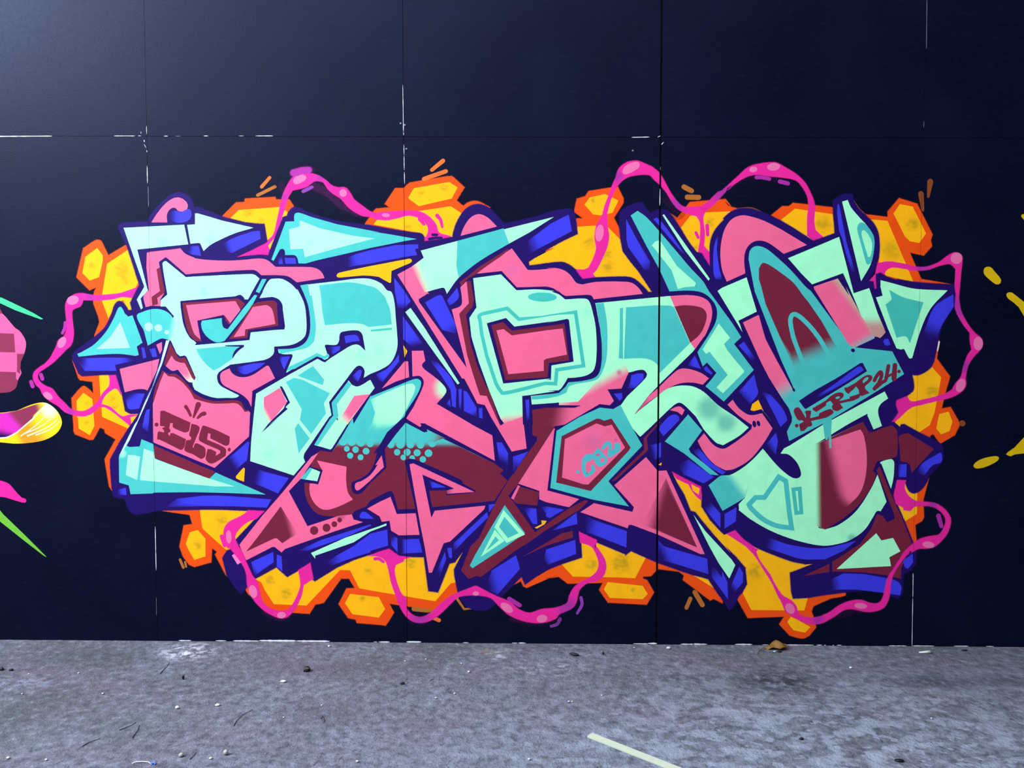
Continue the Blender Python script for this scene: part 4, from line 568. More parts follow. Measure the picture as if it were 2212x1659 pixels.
outline_stroke|lettering_outline|O|||2431,2211 2451,2175 2608,2094 2592,2151 2640,2147 2656,2070 2624,2066 2447,2159 2349,2041 2243,1899 2258,1720 2102,1572 2019,1474 1970,1462s 1930,1486s 1922,1572s 1963,1592s 2061,1646s 2127,1727s 2168,1866s 2137,1858 2202,1947 2268,2061
letter_face|lettering_outline|P|||2214,1838 2233,1728 2102,1597 2085,1581 1978,1497s 1956,1515s 1959,1564s 2020,1590s 2102,1646s 2176,1752s 2152,1744
letter_face|lettering_outline|P|||1587,1787 1871,1727 1866,1604s 1881,1482s 1929,1408 1773,1334s 1651,1309s 1570,1358s 1522,1440s 1510,1513 1515,1562 1597,1562 1639,1693
outline_stroke|lettering_outline|O|||1493,1733 1517,1727 1639,1693 1595,1556 1418,1588 1451,1644
letter_face|lettering_outline|M|||1517,1717 1614,1677 1585,1587 1422,1611
letter_face|lettering_outline|T|||1517,1717 1540,1708 1471,1603 1422,1611
letter_face|lettering_outline|P||R1813,1252,18,63,Pd|1600,1864 1426,1611 1306,1488 1486,1144 1723,1223 1789,1248 1919,1261 1935,1212 2025,1188 1771,1105 1262,921 1229,888 1164,941 1139,941 883,809 836,912 820,960 1037,1233 1253,1479 1534,1823
letter_shade|lettering_outline|W||L1266,1184,1356,1209,P|1227,1336 1387,1070 1238,979 1190,1024 1165,1028 885,894 993,1027
paint_dot|lettering_outline|W|||1590,1104s 1584,1083s 1570,1068s 1550,1062s 1531,1068s 1516,1083s 1511,1103s 1517,1124s 1531,1139s 1551,1145s 1571,1139s 1585,1124s
paint_dot|lettering_outline|W|||1709,1130s 1703,1111s 1690,1097s 1671,1092s 1653,1097s 1640,1111s 1635,1130s 1640,1149s 1654,1164s 1672,1169s 1691,1164s 1704,1150s
paint_dot|lettering_outline|W|||1775,1166s 1771,1152s 1762,1142s 1749,1138s 1736,1142s 1726,1152s 1723,1166s 1726,1180s 1736,1190s 1749,1194s 1762,1190s 1772,1180s
paint_dot|lettering_outline|W|||1822,1207s 1819,1196s 1811,1187s 1800,1184s 1790,1187s 1782,1196s 1779,1207s 1782,1219s 1790,1227s 1801,1230s 1811,1227s 1819,1219s
letter_side|lettering_outline|B||L1565,964,1385,897,O|1393,905 1607,1005 2098,1165 2106,1155 1852,1039 1483,906
letter_side|lettering_outline|B||L981,739,923,698,O|932,789 1147,889 1150,790 963,656
letter_side|lettering_outline|B|||1184,864 1228,848 1235,699 1182,749
letter_face|lettering_outline|M|||1519,881 1852,1031 2189,1148 2254,1174 2254,1158 2098,1098 1933,990 1556,857 1556,829
letter_side|lettering_outline|B||L1834,843,1670,793,O|1670,784 1769,859 1933,950 2098,1073 2262,1115 2269,959 2097,909 2096,894 1891,827 1719,760
letter_side|lettering_outline|B|||1997,1237s 2017,1284s 2058,1282s 2131,1221 2009,1225
letter_face|lettering_outline|P|||2071,1319 2191,1385 2296,1434 2356,1267 2539,1276 2575,1067 2375,1062 2302,1107 2287,1205 2213,1193 2190,1246
letter_side|lettering_outline|B||L2350,992,2298,1033,O|2302,1066 2359,1033 2362,894 2301,967
letter_side|lettering_outline|B||L2448,952,2399,952,O|2395,1021 2570,1026 2602,895 2390,878
letter_side|lettering_outline|B||L818,1829,735,1772,O|918,1968 927,1960 903,1789 791,1690 743,1739 743,1788 719,1804
gap_fill|lettering_outline|Y|||871,1713s 881,1703 871,1580 798,1613s 798,1633
letter_side|lettering_outline|B||L1084,1610,978,1634,O|1020,1695 1308,1614 1200,1467 989,1556 961,1609
outline_stroke|lettering_outline|O|||2440,1781 2477,1806s 2534,1800 2986,1600s 2998,1568 3120,1499 3111,1483 2840,1455 2836,1502 2670,1500 2700,1330 3314,1402 3310,1373 3213,1344 2718,1297 2685,1215 2587,1076 2543,1305
outline_stroke|lettering_outline|O|||2606,1656 2921,1523 2662,1498 2701,1248 2692,1228
letter_face|lettering_outline|P||R2812,1487,13,108,W|2485,1753 2521,1761 3107,1488 2848,1468 2840,1498 2917,1520 2606,1656 2692,1232 2726,1301 3213,1353 3204,1320 2871,1003 2810,986 2798,955 2695,698 2667,695 2627,954 2587,1158
letter_side|lettering_outline|B||L2719,1558,2662,1575,O|2670,1599 2832,1532 2703,1526
letter_side|lettering_outline|B||L2961,1012,2879,929,O|2903,938 2912,987 3233,1291 3241,1242 3034,1037 2912,905
letter_side|lettering_outline|B|||3249,1361 3310,1372 3253,1291
letter_side|lettering_outline|B|||2847,937 2887,938 2891,865 2887,840 2863,848
letter_side|lettering_outline|B||L2789,790,2724,757,O|2732,675 2822,898 2834,832 2748,593
letter_shade|lettering_outline|W|||3664,2281 3816,2218 3890,2186 3877,2106 3532,1566 3435,1451 3480,1399 3694,1097 3593,974 3496,909 3171,657 3131,669 3053,636 2980,717 3074,956 3155,1037 3318,1390 3439,1602 3713,1984 3716,2024 3672,2040
letter_face|lettering_outline|T|||3403,1357 3597,1089 3415,958 3090,743 3066,767 3115,866 3269,1136
letter_highlight|lettering_outline|M|||@3399,1247 3538,1087 3433,1038 3348,1147;3391,1313 3599,1074 3422,991 3304,1142
letter_highlight|lettering_outline|M|||@3313,1055 3347,1017 3221,910;3306,1120 3402,1011 3171,853
letter_face|lettering_outline|P||L4066,2242,3849,2273,W|4314,2339 3986,2145 3802,2113 3865,2114 3760,2146 3676,2170 3668,2285 3921,2326 4122,2318
letter_face|lettering_outline|P||R3873,2089,13,71,P|3877,2106 3890,2089 3820,1514 4118,1421 4022,1344 3804,1392 3738,1420 3738,1501 3536,1570
letter_shade|lettering_outline|W|||3544,1541 3734,1485 3714,1359 3512,1378 3471,1427
letter_face|lettering_outline|P|||3532,1553 3548,1545 3488,1415 3467,1431
letter_face|lettering_outline|M||L3479,2273,3495,2144,P/R3302,3338,18,106,Mg/R4181,3218,18,106,Mg|3103,3539 3366,3575 3514,3424 3717,3432s 3886,3416s 3846,3417s 3918,3385s 3978,3337 4165,3345s 4205,3322s 4245,3194s 4270,3059s 4278,2820s 4256,2676s 4200,2624s 4105,2599s 4005,2591 3945,2491s 3905,2463s 3801,2449 3800,2449 3571,2416 3575,2144 3575,2218 3398,2153 3362,2201 3250,2482 3158,2738 3086,2979 3066,3162 3134,3262
outline_stroke|lettering_outline|O|||3571,2416 3659,2426 3889,2463 3801,2466 3921,2471 3945,2489 4013,2591 4025,2563 3985,2503 3921,2443 3801,2410 3659,2402 3664,2289 3672,2144 3579,2144
letter_face|lettering_outline|T2|||@3183,3142 3180,3155 3177,3166 3175,3174 3175,3176 3175,3176 3179,3178 3188,3182 3196,3186 3421,3235 3532,3132 3922,3196 3834,3191 4063,3199 4136,2722 3884,2683 3873,2553 3789,2556 3690,2531 3588,2504 3496,2481 3427,2466 3393,2461 3389,2461 3389,2462 3380,2473 3367,2487 3356,2505 3345,2526 3334,2545 3247,2807 3199,3014;3149,3135 3146,3145 3142,3158 3139,3172 3141,3189 3151,3202 3164,3209 3174,3214 3184,3219 3431,3273 3544,3169 3852,3190 3764,3185 4092,3237 4176,2693 3917,2652 3905,2517 3793,2521 3699,2497 3597,2470 3504,2446 3434,2431 3393,2425 3368,2428 3360,2441 3353,2450 3339,2466 3326,2487 3314,2509 3302,2531 3213,2798 3165,3008
letter_face|lettering_outline|T2|||3898,3359s 3880,3338s 3829,3324s 3761,3319s 3692,3326s 3642,3342s 3624,3364s 3643,3384s 3693,3399s 3762,3403s 3830,3397s 3880,3380s
outline_stroke|lettering_outline|O|||3232,3111 3414,3161 3494,3079 3887,3135 3799,3115 3998,3153 4014,3143 4060,2747 3848,2711 3844,2575 3800,2571 3847,2585 3390,2537
letter_shade|lettering_outline|W|||3276,3092 3386,3123 3470,3041 3799,3083 3971,3108 4017,2759 3816,2735 3823,2727 3811,2599 3410,2570
letter_face|lettering_outline|P|||3326,3043 3390,3055 3470,2995 3799,3043 3955,3061 3996,2815 3800,2775 3775,2759 3775,2659 3438,2627
letter_side|lettering_outline|B||L3624,2257,3628,2176,O|3603,2378 3635,2382 3640,2209 3616,2168
letter_side|lettering_outline|B||L3399,1870,3350,1780,O|3326,1967 3374,1967 3435,1862 3423,1651 3399,1732 3350,1796
letter_side|lettering_outline|B||L3552,1813,3495,1700,O|3483,1829 3628,1880 3520,1716 3487,1659
letter_face|lettering_outline|M||R5361,2301,44,176,Mt/R5522,2165,35,132,Mt/R4281,2564,9,177,M|4268,3302 4975,3370 5149,3378s 5276,3357s 5348,3305s 5373,3210s 5351,3099s 5297,2980s 5195,2844 4904,2556 4777,2416 4651,2247 4873,2428s 4960,2489s 5079,2517s 5199,2509s 5303,2457s 5440,2333s 5610,2218 5735,2118 5645,2038s 5487,1945s 5493,1949s 5429,1973s 5308,2101 5234,2222 5113,2340s 5065,2356s 5002,2316s 4812,2132 4701,2027 4604,2140 4506,2315 4585,2428 4588,2640 4521,2488 4393,2472 4202,2339 4146,2351 3664,2333 3655,2414 3921,2443 3985,2499 4013,2547 4161,2563s 4281,2604s 4324,2700s 4331,2900s 4314,3059
letter_face|lettering_outline|P||L4313,2467,4249,2588,M/R4496,2644,4,40,Pm|4588,2636 4521,2488 4393,2472 4450,2371 4410,2327 4314,2339 4122,2314 4130,2326 3921,2328 3921,2352 4106,2361 4281,2556 4464,2692 4559,2716
outline_stroke|lettering_outline|O|||3664,2333 3890,2350 3921,2354 3921,2328 4130,2326 4074,2306 3801,2306 3668,2285
letter_face|lettering_outline|T|||4272,3298 4344,3306 4373,3139s 4382,2979s 4374,2780s 4328,2636s 4273,2572s 4025,2515s 3993,2451 3921,2418 3801,2394 3663,2382 3659,2410 3921,2444 3985,2503 4013,2547 4161,2563s 4281,2604s 4324,2700s 4331,2900s 4314,3059
letter_face|lettering_outline|T|||4559,3262 4833,3282 4976,3278 5012,3266 5166,2924 4879,2636 4862,2716s 4798,2764s 4718,2780s 4543,2776
letter_face|lettering_outline|T|||4501,3254 4527,3258 4531,2776 4493,2780 4501,2979
letter_face|lettering_outline|P|||4975,3370 5149,3378s 5276,3357s 5348,3305s 5373,3210s 5351,3099s 5297,2980s 5219,2864 5170,2932 5016,3274
letter_shade|lettering_outline|W|||5020,3270 5103,3282s 5214,3274s 5293,3246s 5322,3186s 5296,3075s 5249,2996s 5170,2930
outline_stroke|lettering_outline|O|||4588,2642 4719,2668s 4759,2632s 4744,2588s 4585,2428 4443,2291 4314,2319 4314,2339 4410,2327 4450,2371 4393,2472 4389,2480 4521,2488
outline_stroke|lettering_outline|O|||4314,2340 3986,2145 3882,2089 3816,1506 4134,1422 4635,1296 4654,1350 4598,1354 4399,1597 4722,1942 4701,2027 4443,2220 4434,2299
letter_side|lettering_outline|B||L4640,2540,4577,2484,O|4616,2616 4672,2632 4727,2632 4728,2580 4649,2500 4577,2488 4601,2540
letter_side|lettering_outline|B|||4449,2439 4525,2445 4526,2395 4502,2375
outline_stroke|lettering_outline|O|||5203,2844 5297,2980 5313,2964 5219,2829 5078,2673 5094,2661 4873,2428 4762,2340 4647,2243 4777,2416 4872,2516
letter_face|lettering_outline|P||L4802,2388,4722,2316,Pd|4655,2247 4777,2412 4876,2500 4999,2621s 5078,2677s 5173,2673s 5277,2637s 5349,2589 5294,2529 5199,2549s 5079,2541s 4960,2493s 4873,2432 4762,2348
letter_side|lettering_outline|B||L5213,2717,5141,2701,O|5215,2805 5273,2681 5149,2713
letter_side|lettering_outline|B|||5304,2685 5324,2705 5385,2637 5373,2625 5317,2661
letter_face|lettering_outline|T|||4598,1354 4255,1418 3844,1530 3902,2081 4122,2215 4314,2305 4443,2291 4510,2330 4613,2133 4722,1942 4399,1597
letter_shade|lettering_outline|W|||3951,2029 4283,2199 4315,2197 4355,2179 4427,2200 4610,1922 4594,1893 4231,1502 3900,1583
letter_face|lettering_outline|P||R4252,1993,9,115,Ps|3983,2001 4283,2153 4364,2124 4428,2141 4556,1922 4206,1564 4158,1568 3956,1632
signature_letter|lettering_outline|T3|2||4236,1854 4227,1853 4218,1851 4207,1850 4195,1846 4184,1840 4174,1832 4166,1822 4159,1811 4152,1798 4148,1784 4146,1768 4145,1750 4145,1732 4147,1715 4149,1700 4153,1686 4157,1673 4163,1661 4171,1651 4181,1642 4195,1640 4207,1643 4218,1648 4227,1653 4235,1659 4243,1666 4251,1673 4258,1681 4265,1689 4278,1703 4259,1744 4254,1750 4245,1752 4237,1748 4233,1741 4234,1732 4244,1709 4243,1709 4236,1701 4230,1694 4224,1688 4217,1683 4210,1679 4203,1675 4197,1672 4194,1671 4195,1671 4193,1673 4190,1677 4186,1685 4183,1695 4181,1706 4179,1718 4178,1733 4178,1749 4179,1764 4181,1776 4184,1785 4188,1793 4193,1800 4199,1807 4204,1811 4209,1813 4214,1815 4223,1816 4232,1817 4242,1818 4252,1823 4257,1833 4255,1845 4247,1852
signature_letter|lettering_outline|T3|2||4145,1801 4176,1843s 4201,1854s 4239,1854 4250,1815 4215,1794 4180,1780 4149,1776
signature_letter|lettering_outline|T3|1.5||4239,1840 4284,1901s 4300,1912s 4326,1892 4357,1854s 4386,1816s 4379,1773s 4348,1747s 4306,1740s 4278,1770s 4264,1798
signature_letter|lettering_outline|Pm|||4320,1856s 4319,1851s 4311,1846s 4301,1842s 4289,1840s 4280,1841s 4276,1844s 4278,1850s 4285,1855s 4296,1859s 4307,1861s 4316,1860s
signature_letter|lettering_outline|P|||4357,1796s 4352,1786s 4343,1781s 4335,1781s 4328,1786s 4325,1796s 4327,1807s 4333,1816s 4341,1822s 4349,1822s 4356,1816s 4359,1807s
signature_letter|lettering_outline|T3|2||4360,1908 4372,1925 4384,1942 4392,1951 4395,1952 4398,1951 4398,1951 4404,1934 4392,1846 4394,1838 4399,1833 4407,1832 4413,1835 4417,1842 4431,1936 4419,1974 4404,1978 4392,1981 4377,1975 4363,1960 4349,1943 4337,1926 4334,1917 4336,1909 4344,1903 4353,1903
signature_letter|lettering_outline|T3|2||4421,1833 4507,1887 4508,1942 4503,1957 4490,1967 4474,1967 4461,1957 4456,1942 4458,1913 4398,1868 4390,1858 4390,1845 4397,1834 4409,1830
signature_letter|lettering_outline|T3|||4123,1687s 4121,1679s 4115,1673s 4108,1671s 4100,1673s 4094,1679s 4092,1686s 4094,1694s 4100,1700s 4108,1702s 4115,1700s 4121,1694s
signature_letter|lettering_outline|Pm|||4482,1996s 4480,1988s 4475,1983s 4468,1980s 4461,1983s 4456,1988s 4454,1996s 4456,2004s 4461,2010s 4468,2012s 4475,2010s 4480,2004s
letter_face|lettering_outline|T|||4596,4129 4659,4172 4746,4109s 4986,3841s 5162,3636s 5282,3510s 5339,3416 5558,3123 5651,2982 5584,2916 5774,2670 5497,2369 5496,2369 5322,2513 5373,2573 5424,2641 5332,2741 5292,2705 5241,2837 5352,3012s 5414,3139s 5416,3258s 5355,3353s 5268,3408s 5149,3424s 4970,3416 4970,3411 4869,3629 4748,3842
letter_face|lettering_outline|M|||4800,3850 4835,3885s 4875,3885s 4907,3842 5035,3652 5215,3494 5204,3463 5101,3455 5049,3437 4988,3613
letter_face|lettering_outline|M|||5438,3107 5545,2974 5489,2916 5522,2853 5682,2662 5680,2646 5495,2457 5486,2449 5426,2501 5532,2621 5354,2845 5323,2823 5290,2864
letter_face|lettering_outline|M|||4897,4132 4908,4139 5032,3967 5345,3534 5336,3518 5105,3810
letter_side|lettering_outline|B||L5049,3841,5129,3739,O|4812,4093 4841,4109 4905,4046s 5113,3759 5065,3802 4849,4054
letter_side|lettering_outline|B||L4702,3716,4782,3605,O|4553,4094 4653,3905 4782,3692 4774,3613 4727,3621 4574,3834 4558,3905
letter_side|lettering_outline|B||L5412,3849,5426,3967,O/L5424,3573,5440,3510,O|5423,3959 5388,3849s 5379,3691s 5400,3541s 5464,3526 5431,3652s 5409,3809
letter_face|lettering_outline|P||R5695,3966,44,261,P|5509,3508 5464,3620s 5446,3770s 5460,3919s 5498,4029s 5560,4100s 5638,4127s 5717,4119s 5851,4076s 6010,3997 6256,3851 6041,3769 5902,3868s 5815,3894s 5736,3872s 5682,3801s 5668,3707s 5681,3585
letter_face|lettering_outline|M|||5426,3419 5466,3447 5694,3545 5795,3222 5625,3139 5662,3032 5426,3416
letter_face|lettering_outline|T|||5713,3715 5722,3793s 5760,3833s 5808,3839s 5879,3813s 5983,3730s 6111,3612s 6255,3454s 6303,3416 6498,3155 6692,2901 6708,2885 7080,2846 7196,2632 6986,2496 6517,2199 6124,1991 6102,2079 6148,2175 6147,2222 6118,2302 6061,2382 6171,2471 6031,2774 5857,3210 5775,3415
letter_face|lettering_outline|P||L6018,2566,6116,2398,T|5669,3119 5814,3191 5885,2964s 5983,2781 6138,2502 6155,2463 6069,2374 5972,2502 5857,2718
outline_stroke|lettering_outline|O|||5805,3226 5849,3218 5883,3060 6031,2742 6142,2510 6142,2498 5983,2781 5885,2964 5818,3194 5629,3123 5678,3028 5808,2805 5923,2590 6053,2390 6029,2398 5857,2694 5625,3135
outline_stroke|lettering_outline|O|||6168,2465s 6162,2465s 6156,2468s 6150,2475s 6147,2484s 6147,2491s 6150,2495s 6155,2496s 6161,2492s 6167,2485s 6170,2477s 6170,2469s
letter_shade|lettering_outline|W||L6266,2901,6332,2742,T|5811,3628 5842,3679s 5889,3671s 6017,3588s 6136,3494s 6233,3368 6274,3321 6403,3139 6558,2885 6481,2822 6269,2706 6191,2658 6150,2718 6019,2988 5879,3297 5837,3456 5812,3533
letter_face|lettering_outline|T|||6498,2828 6479,2860 6460,2893 6441,2927 6420,2960 6399,2992 6375,3023 6350,3055 6325,3085 6299,3113 6275,3137 6252,3159 6228,3180 6205,3197 6182,3211 6160,3218 6138,3217 6120,3207 6107,3191 6099,3171 6095,3149 6096,3122 6100,3090 6107,3056 6115,3022 6122,2991 6130,2964 6140,2937 6150,2912 6159,2887 6169,2862 6239,2687 6247,2677 6259,2674 6270,2679 6277,2689 6276,2701 6206,2876 6196,2901 6186,2926 6177,2950 6168,2975 6160,3001 6153,3031 6145,3063 6139,3096 6135,3124 6135,3145 6137,3160 6141,3171 6146,3176 6150,3178 6155,3179 6166,3175 6183,3164 6204,3149 6226,3130 6248,3109 6271,3086 6295,3059 6320,3030 6344,2999 6367,2969 6387,2939 6407,2907 6426,2874 6444,2841 6464,2808 6473,2800 6485,2798 6496,2804 6500,2816
letter_face|lettering_outline|P||L6738,2981,6803,2870,T/L6848,3012,6933,3076,Mg2|6330,3458 6553,3533 6667,3368 6633,3455 6781,3187 6813,3139 6893,3076s 6926,3013s 6912,2973 6716,2878 6668,2917 6334,3439
letter_face|lettering_outline|M||R6408,3690,43,174,M/L6891,3195,6886,3076,Pm2|6085,3726 6557,3924 6705,3395 6717,3398 6850,3443 6930,3218 7013,3028 6967,2973 6919,2981 6830,3115 6785,3179 6665,3455 6603,3588 6314,3482 6214,3580
outline_stroke|lettering_outline|O|||6727,2847s 6721,2842s 6712,2840s 6703,2843s 6696,2849s 6693,2857s 6695,2865s 6700,2871s 6709,2872s 6718,2869s 6725,2863s 6728,2855s
outline_stroke|lettering_outline|O|||6911,2981s 6927,2985s 6963,2971 7021,3013s 7061,3001 7103,2886 7080,2860s 6993,2870s 6936,2917s
letter_side|lettering_outline|B|||6995,2941 7010,2965 7042,2963 7061,2910 7035,2902 7011,2910
letter_face|lettering_outline|M|||6581,4254 6630,4268 6664,4199s 6745,4105s 6825,4019s 6882,3925s 6886,3807s 6856,3666s 6773,3513 6636,4043
letter_face|lettering_outline|T|||6727,4004s 6746,4054s 6785,4054s 6825,4019s 6882,3925s 6886,3807s 6864,3698s 6833,3666s 6808,3713 6749,3917s
letter_face|lettering_outline|M|||6767,3964s 6787,3988s 6843,3925s 6868,3855s 6855,3745s 6835,3737 6798,3847
letter_side|lettering_outline|B||L6675,3729,6709,3572,O|6539,4231s 6550,4223s 6581,4082 6624,3886 6692,3666 6713,3596 6685,3596 6627,3769 6592,3902 6559,3980 6537,4137
letter_face|lettering_outline|M|||6957,3517 7052,3493s 7273,3438s 7583,3422 7434,3258s 7345,3060s 7269,2787 7246,2781s 7192,2874 7161,2866 7121,2878 7038,3060 6917,3356 6980,3372 6958,3455
letter_face|lettering_outline|T2|||7041,3427 7165,3360s 7362,3309 7326,3195 7246,2927 7205,2989s 7119,2977 7009,3289 7067,3337
letter_side|lettering_outline|B||L7500,3139,7442,2965,O|7639,3384 7646,3273 7540,3100 7496,2981 7363,2965 7399,3100s 7473,3273s
outline_stroke|lettering_outline|O|||6212,2375 6353,2471 6588,2607s 6783,2735 6806,2735 6846,2659 6668,2543 6277,2299 6265,2303
letter_side|lettering_outline|B||L6496,2471,6362,2415,O|6362,2415 6511,2511s 6744,2687s 6783,2703s 6816,2671 6668,2567 6410,2415
signature_letter|lettering_outline|W|||6162,2283s 6187,2311s 6215,2306s 6278,2208 6280,2247 6270,2272s 6288,2281 6324,2279 6327,2267 6317,2216 6322,2208 6402,2230 6405,2256 6509,2296s 6539,2267s 6522,2245 6467,2214 6325,2182 6339,2143s 6296,2126 6263,2090s 6230,2087 6215,2149 6262,2177 6239,2191 6206,2191s
signature_letter|lettering_outline|W|||6340,2303 6463,2376 6523,2429s 6584,2455s 6626,2446s 6629,2418s 6591,2379 6597,2374 6690,2396 6690,2413 6778,2442 6789,2430s 6773,2402 6729,2380 6597,2351 6628,2309 6571,2278s 6532,2292 6523,2323 6536,2340 6508,2379 6469,2357 6464,2329 6377,2270 6349,2284
signature_letter|lettering_outline|T|||6596,2411s 6594,2406s 6588,2401s 6579,2397s 6569,2395s 6561,2397s 6557,2401s 6559,2406s 6565,2411s 6574,2415s 6584,2417s 6592,2415s
signature_letter|lettering_outline|W|||6638,2497s 6666,2503 6742,2547 6813,2603s 6863,2623s 6896,2609s 6891,2575s 6829,2514 6835,2486 6875,2452 6806,2423 6784,2429 6772,2486 6746,2516 6722,2486 6694,2463 6678,2442 6656,2458
signature_letter|lettering_outline|T|||6809,2564 6841,2598s 6863,2595s 6847,2570s 6814,2547
signature_letter|lettering_outline|W|||6933,2563 6937,2572 6940,2579 6943,2586 6948,2595 6956,2607 6966,2621 6976,2632 6977,2634 6970,2635 6969,2636 6971,2630 6971,2622 6968,2609 6963,2592 6955,2573 6949,2556 6908,2502 6904,2492 6907,2482 6915,2476 6926,2475 6934,2481 6978,2539 6986,2561 6993,2581 6999,2600 7003,2618 7002,2635 6998,2650 6987,2664 6968,2668 6953,2655 6941,2641 6930,2625 6922,2612 6916,2601 6911,2592 6908,2584 6905,2576 6904,2567 6909,2558 6918,2554 6927,2556
signature_letter|lettering_outline|W|||6931,2479 7000,2538 7032,2557 7038,2564 7039,2573 7034,2581 7025,2585 7016,2583 6983,2563 6911,2504 6906,2496 6906,2486 6913,2479 6922,2476
signature_letter|lettering_outline|W|||7032,2712 7014,2589 7015,2580 7022,2573 7032,2571 7040,2575 7045,2584 7065,2706 7064,2717 7056,2724 7046,2726 7036,2722
signature_letter|lettering_outline|W|||7029,2588 7094,2626 7097,2630 7098,2636 7095,2641 7090,2644 7084,2642 7018,2608 7013,2603 7013,2596 7016,2590 7022,2587
signature_letter|lettering_outline|W|||7089,2719 7081,2588 7085,2574 7096,2565 7110,2564 7122,2572 7127,2585 7129,2716 7126,2728 7116,2736 7104,2737 7093,2730
signature_letter|lettering_outline|W|||7165,2656s 7163,2649s 7157,2643s 7149,2641s 7141,2643s 7135,2649s 7133,2656s 7135,2664s 7141,2669s 7149,2672s 7157,2670s 7163,2664s
signature_letter|lettering_outline|W|||6208,2137s 6206,2129s 6201,2123s 6193,2120s 6185,2123s 6180,2129s 6177,2137s 6179,2146s 6185,2152s 6193,2154s 6200,2152s 6206,2146s
letter_face|lettering_outline|M||R6740,1055,13,62,Mt|7018,2464 7051,2400 6981,2344s 6959,2280s 6985,2168s 6998,2137 6923,2105 6865,2225 6861,2256 6677,2153 6371,1959 6355,1943 6348,1887 6418,1151 6483,1135 6617,1185s 6774,1315s 6913,1534s 6971,1671 7063,1409 7009,1316 6973,1320s 6935,1259s 6858,1137s 6740,1047s 6621,1002s 6462,981s 6221,1028s 5979,1116s 5777,1229s 5655,1322 5646,1387 5694,1428 5503,1313 5502,1309 5363,1560 5465,1646 5490,1654s 5562,1658s 5689,1731s 5792,1821s 5874,1913 6016,1749s 6130,1652s 6194,1628s 6241,1653s 6232,1725s 6191,1798s 6118,1862s 6046,1870 6077,1918 6132,1946 6439,2144 6525,2191
letter_face|lettering_outline|T||L5612,1513,5699,1578,M|5363,1560 5465,1646 5490,1654 5586,1658 5755,1594 5710,1436 5503,1313 5502,1309
outline_stroke|lettering_outline|O|||5495,1309 5646,1399 5710,1442 5650,1379 5655,1326 5635,1342 5496,1269
letter_face|lettering_outline|T|||@6037,1613 6077,1589 6113,1309 6134,1177 6113,1180 6063,1186 6016,1196 5974,1212 5933,1233 5894,1257 5857,1288 5820,1323 5786,1357 5779,1371 5824,1421 5910,1422;6023,1675 6120,1618 6158,1315 6190,1123 6108,1133 6055,1139 6004,1151 5956,1169 5911,1191 5867,1219 5826,1252 5788,1290 5748,1329 5722,1379 5803,1468 5885,1468
letter_face|lettering_outline|T2|||@6192,1507 6215,1510 6232,1318 6219,1316;6151,1539 6248,1552 6272,1284 6188,1276
letter_shade|lettering_outline|W||L6442,1581,6374,1579,M|6355,1943 6371,1955 6819,2173 6876,2077 6995,2113s 7097,2146s 7141,2098s 7151,1865s 7120,1833s 6962,1800 6963,1744 6927,1582s 6812,1396s 6656,1250s 6482,1139 6394,1175 6372,1499 6348,1887
letter_face|lettering_outline|P||L6621,1775,6494,1742,W/L6691,1468,6630,1355,W|6450,1984 6797,2101 6830,2041s 6861,1864s 6858,1679s 6825,1534s 6763,1436s 6614,1330s 6557,1419 6488,1662 6459,1903
outline_stroke|lettering_outline|O|||6826,2225 6850,2177 6884,2089 6915,2113 6865,2225
outline_stroke|lettering_outline|O|||6861,2057 6995,2113 7097,2146 7145,2098 7176,2122 7112,2178 6994,2145
letter_shade|lettering_outline|W|||7162,2026 7181,2050s 7252,2066 7497,1918 7293,1689 7267,1777s 7187,1801
letter_side|lettering_outline|B||L7197,1704,7150,1712,O|7164,1769 7243,1769 7242,1648 7175,1648
letter_side|lettering_outline|B||L7434,1737,7349,1681,O|7348,1697 7394,1777s 7557,1882 7572,1866s 7569,1794s 7489,1762s 7413,1665
letter_face|lettering_outline|M|||6993,1788 7044,1808s 7112,1809s 7124,1712s 7116,1615s 7095,1518
letter_face|lettering_outline|M|||6877,2225 6968,2225 6998,2137 6923,2105
outline_stroke|lettering_outline|O|||6962,1792 7120,1829 7168,1809 7132,1664 7112,1502 6987,1752 6973,1671 6925,1703
letter_face|lettering_outline|M|||6993,1788 7044,1808s 7112,1809s 7124,1712s 7116,1615s 7095,1518
outline_stroke|lettering_outline|O|||6971,1671 7063,1409 7009,1316 7087,1203 7158,1228 7266,1115 7002,1776
letter_shade|lettering_outline|W|||6974,1287 7030,1267 7071,1207 7146,1244 7133,1300 6960,1712 6987,1748 7138,1397 7204,1268 7310,1009 7216,766 7215,660 7212,664 7075,696 6867,723 6627,730 6555,730 6283,683 6529,803 6703,918 6821,999 6921,1145
outline_stroke|lettering_outline|O|||6529,835 6532,721 6535,714 6541,710 6549,710 6554,714 6556,722 6553,836 6550,843 6544,847 6536,847 6531,843
letter_face|lettering_outline|M|||6970,1101 7020,1032 7131,1057 7201,931 7202,929 7099,871 7117,786 6602,754 6751,894 6759,901
letter_side|lettering_outline|B||L6045,978,5917,1010,O|5916,1067 6141,987s 6462,954s 6780,1027 6662,933 6488,848 6264,850s 6062,911s 5885,971
letter_side|lettering_outline|B||L6653,624,6541,607,O|6540,648 6667,710 6867,703 7108,659s 7181,635s 7220,586s 7212,501 7031,528 6791,555 6542,550
letter_side|lettering_outline|B|||7234,839 7321,905 7327,824 7276,762s 7248,782
letter_side|lettering_outline|B|||5520,1281 5631,1347 5625,1212 5522,1143
letter_side|lettering_outline|B||L5414,1293,5333,1357,O|5317,1349 5381,1398 5478,1285 5480,1147 5407,1236
letter_side|lettering_outline|B||L5704,2853,5769,2749,O|5632,2901 5679,2936 5793,2773 5777,2733 5737,2781
letter_side|lettering_outline|B||L5734,2462,5656,2390,O|5779,2626 5805,2518s 5818,2446s 5744,2342 5639,2462
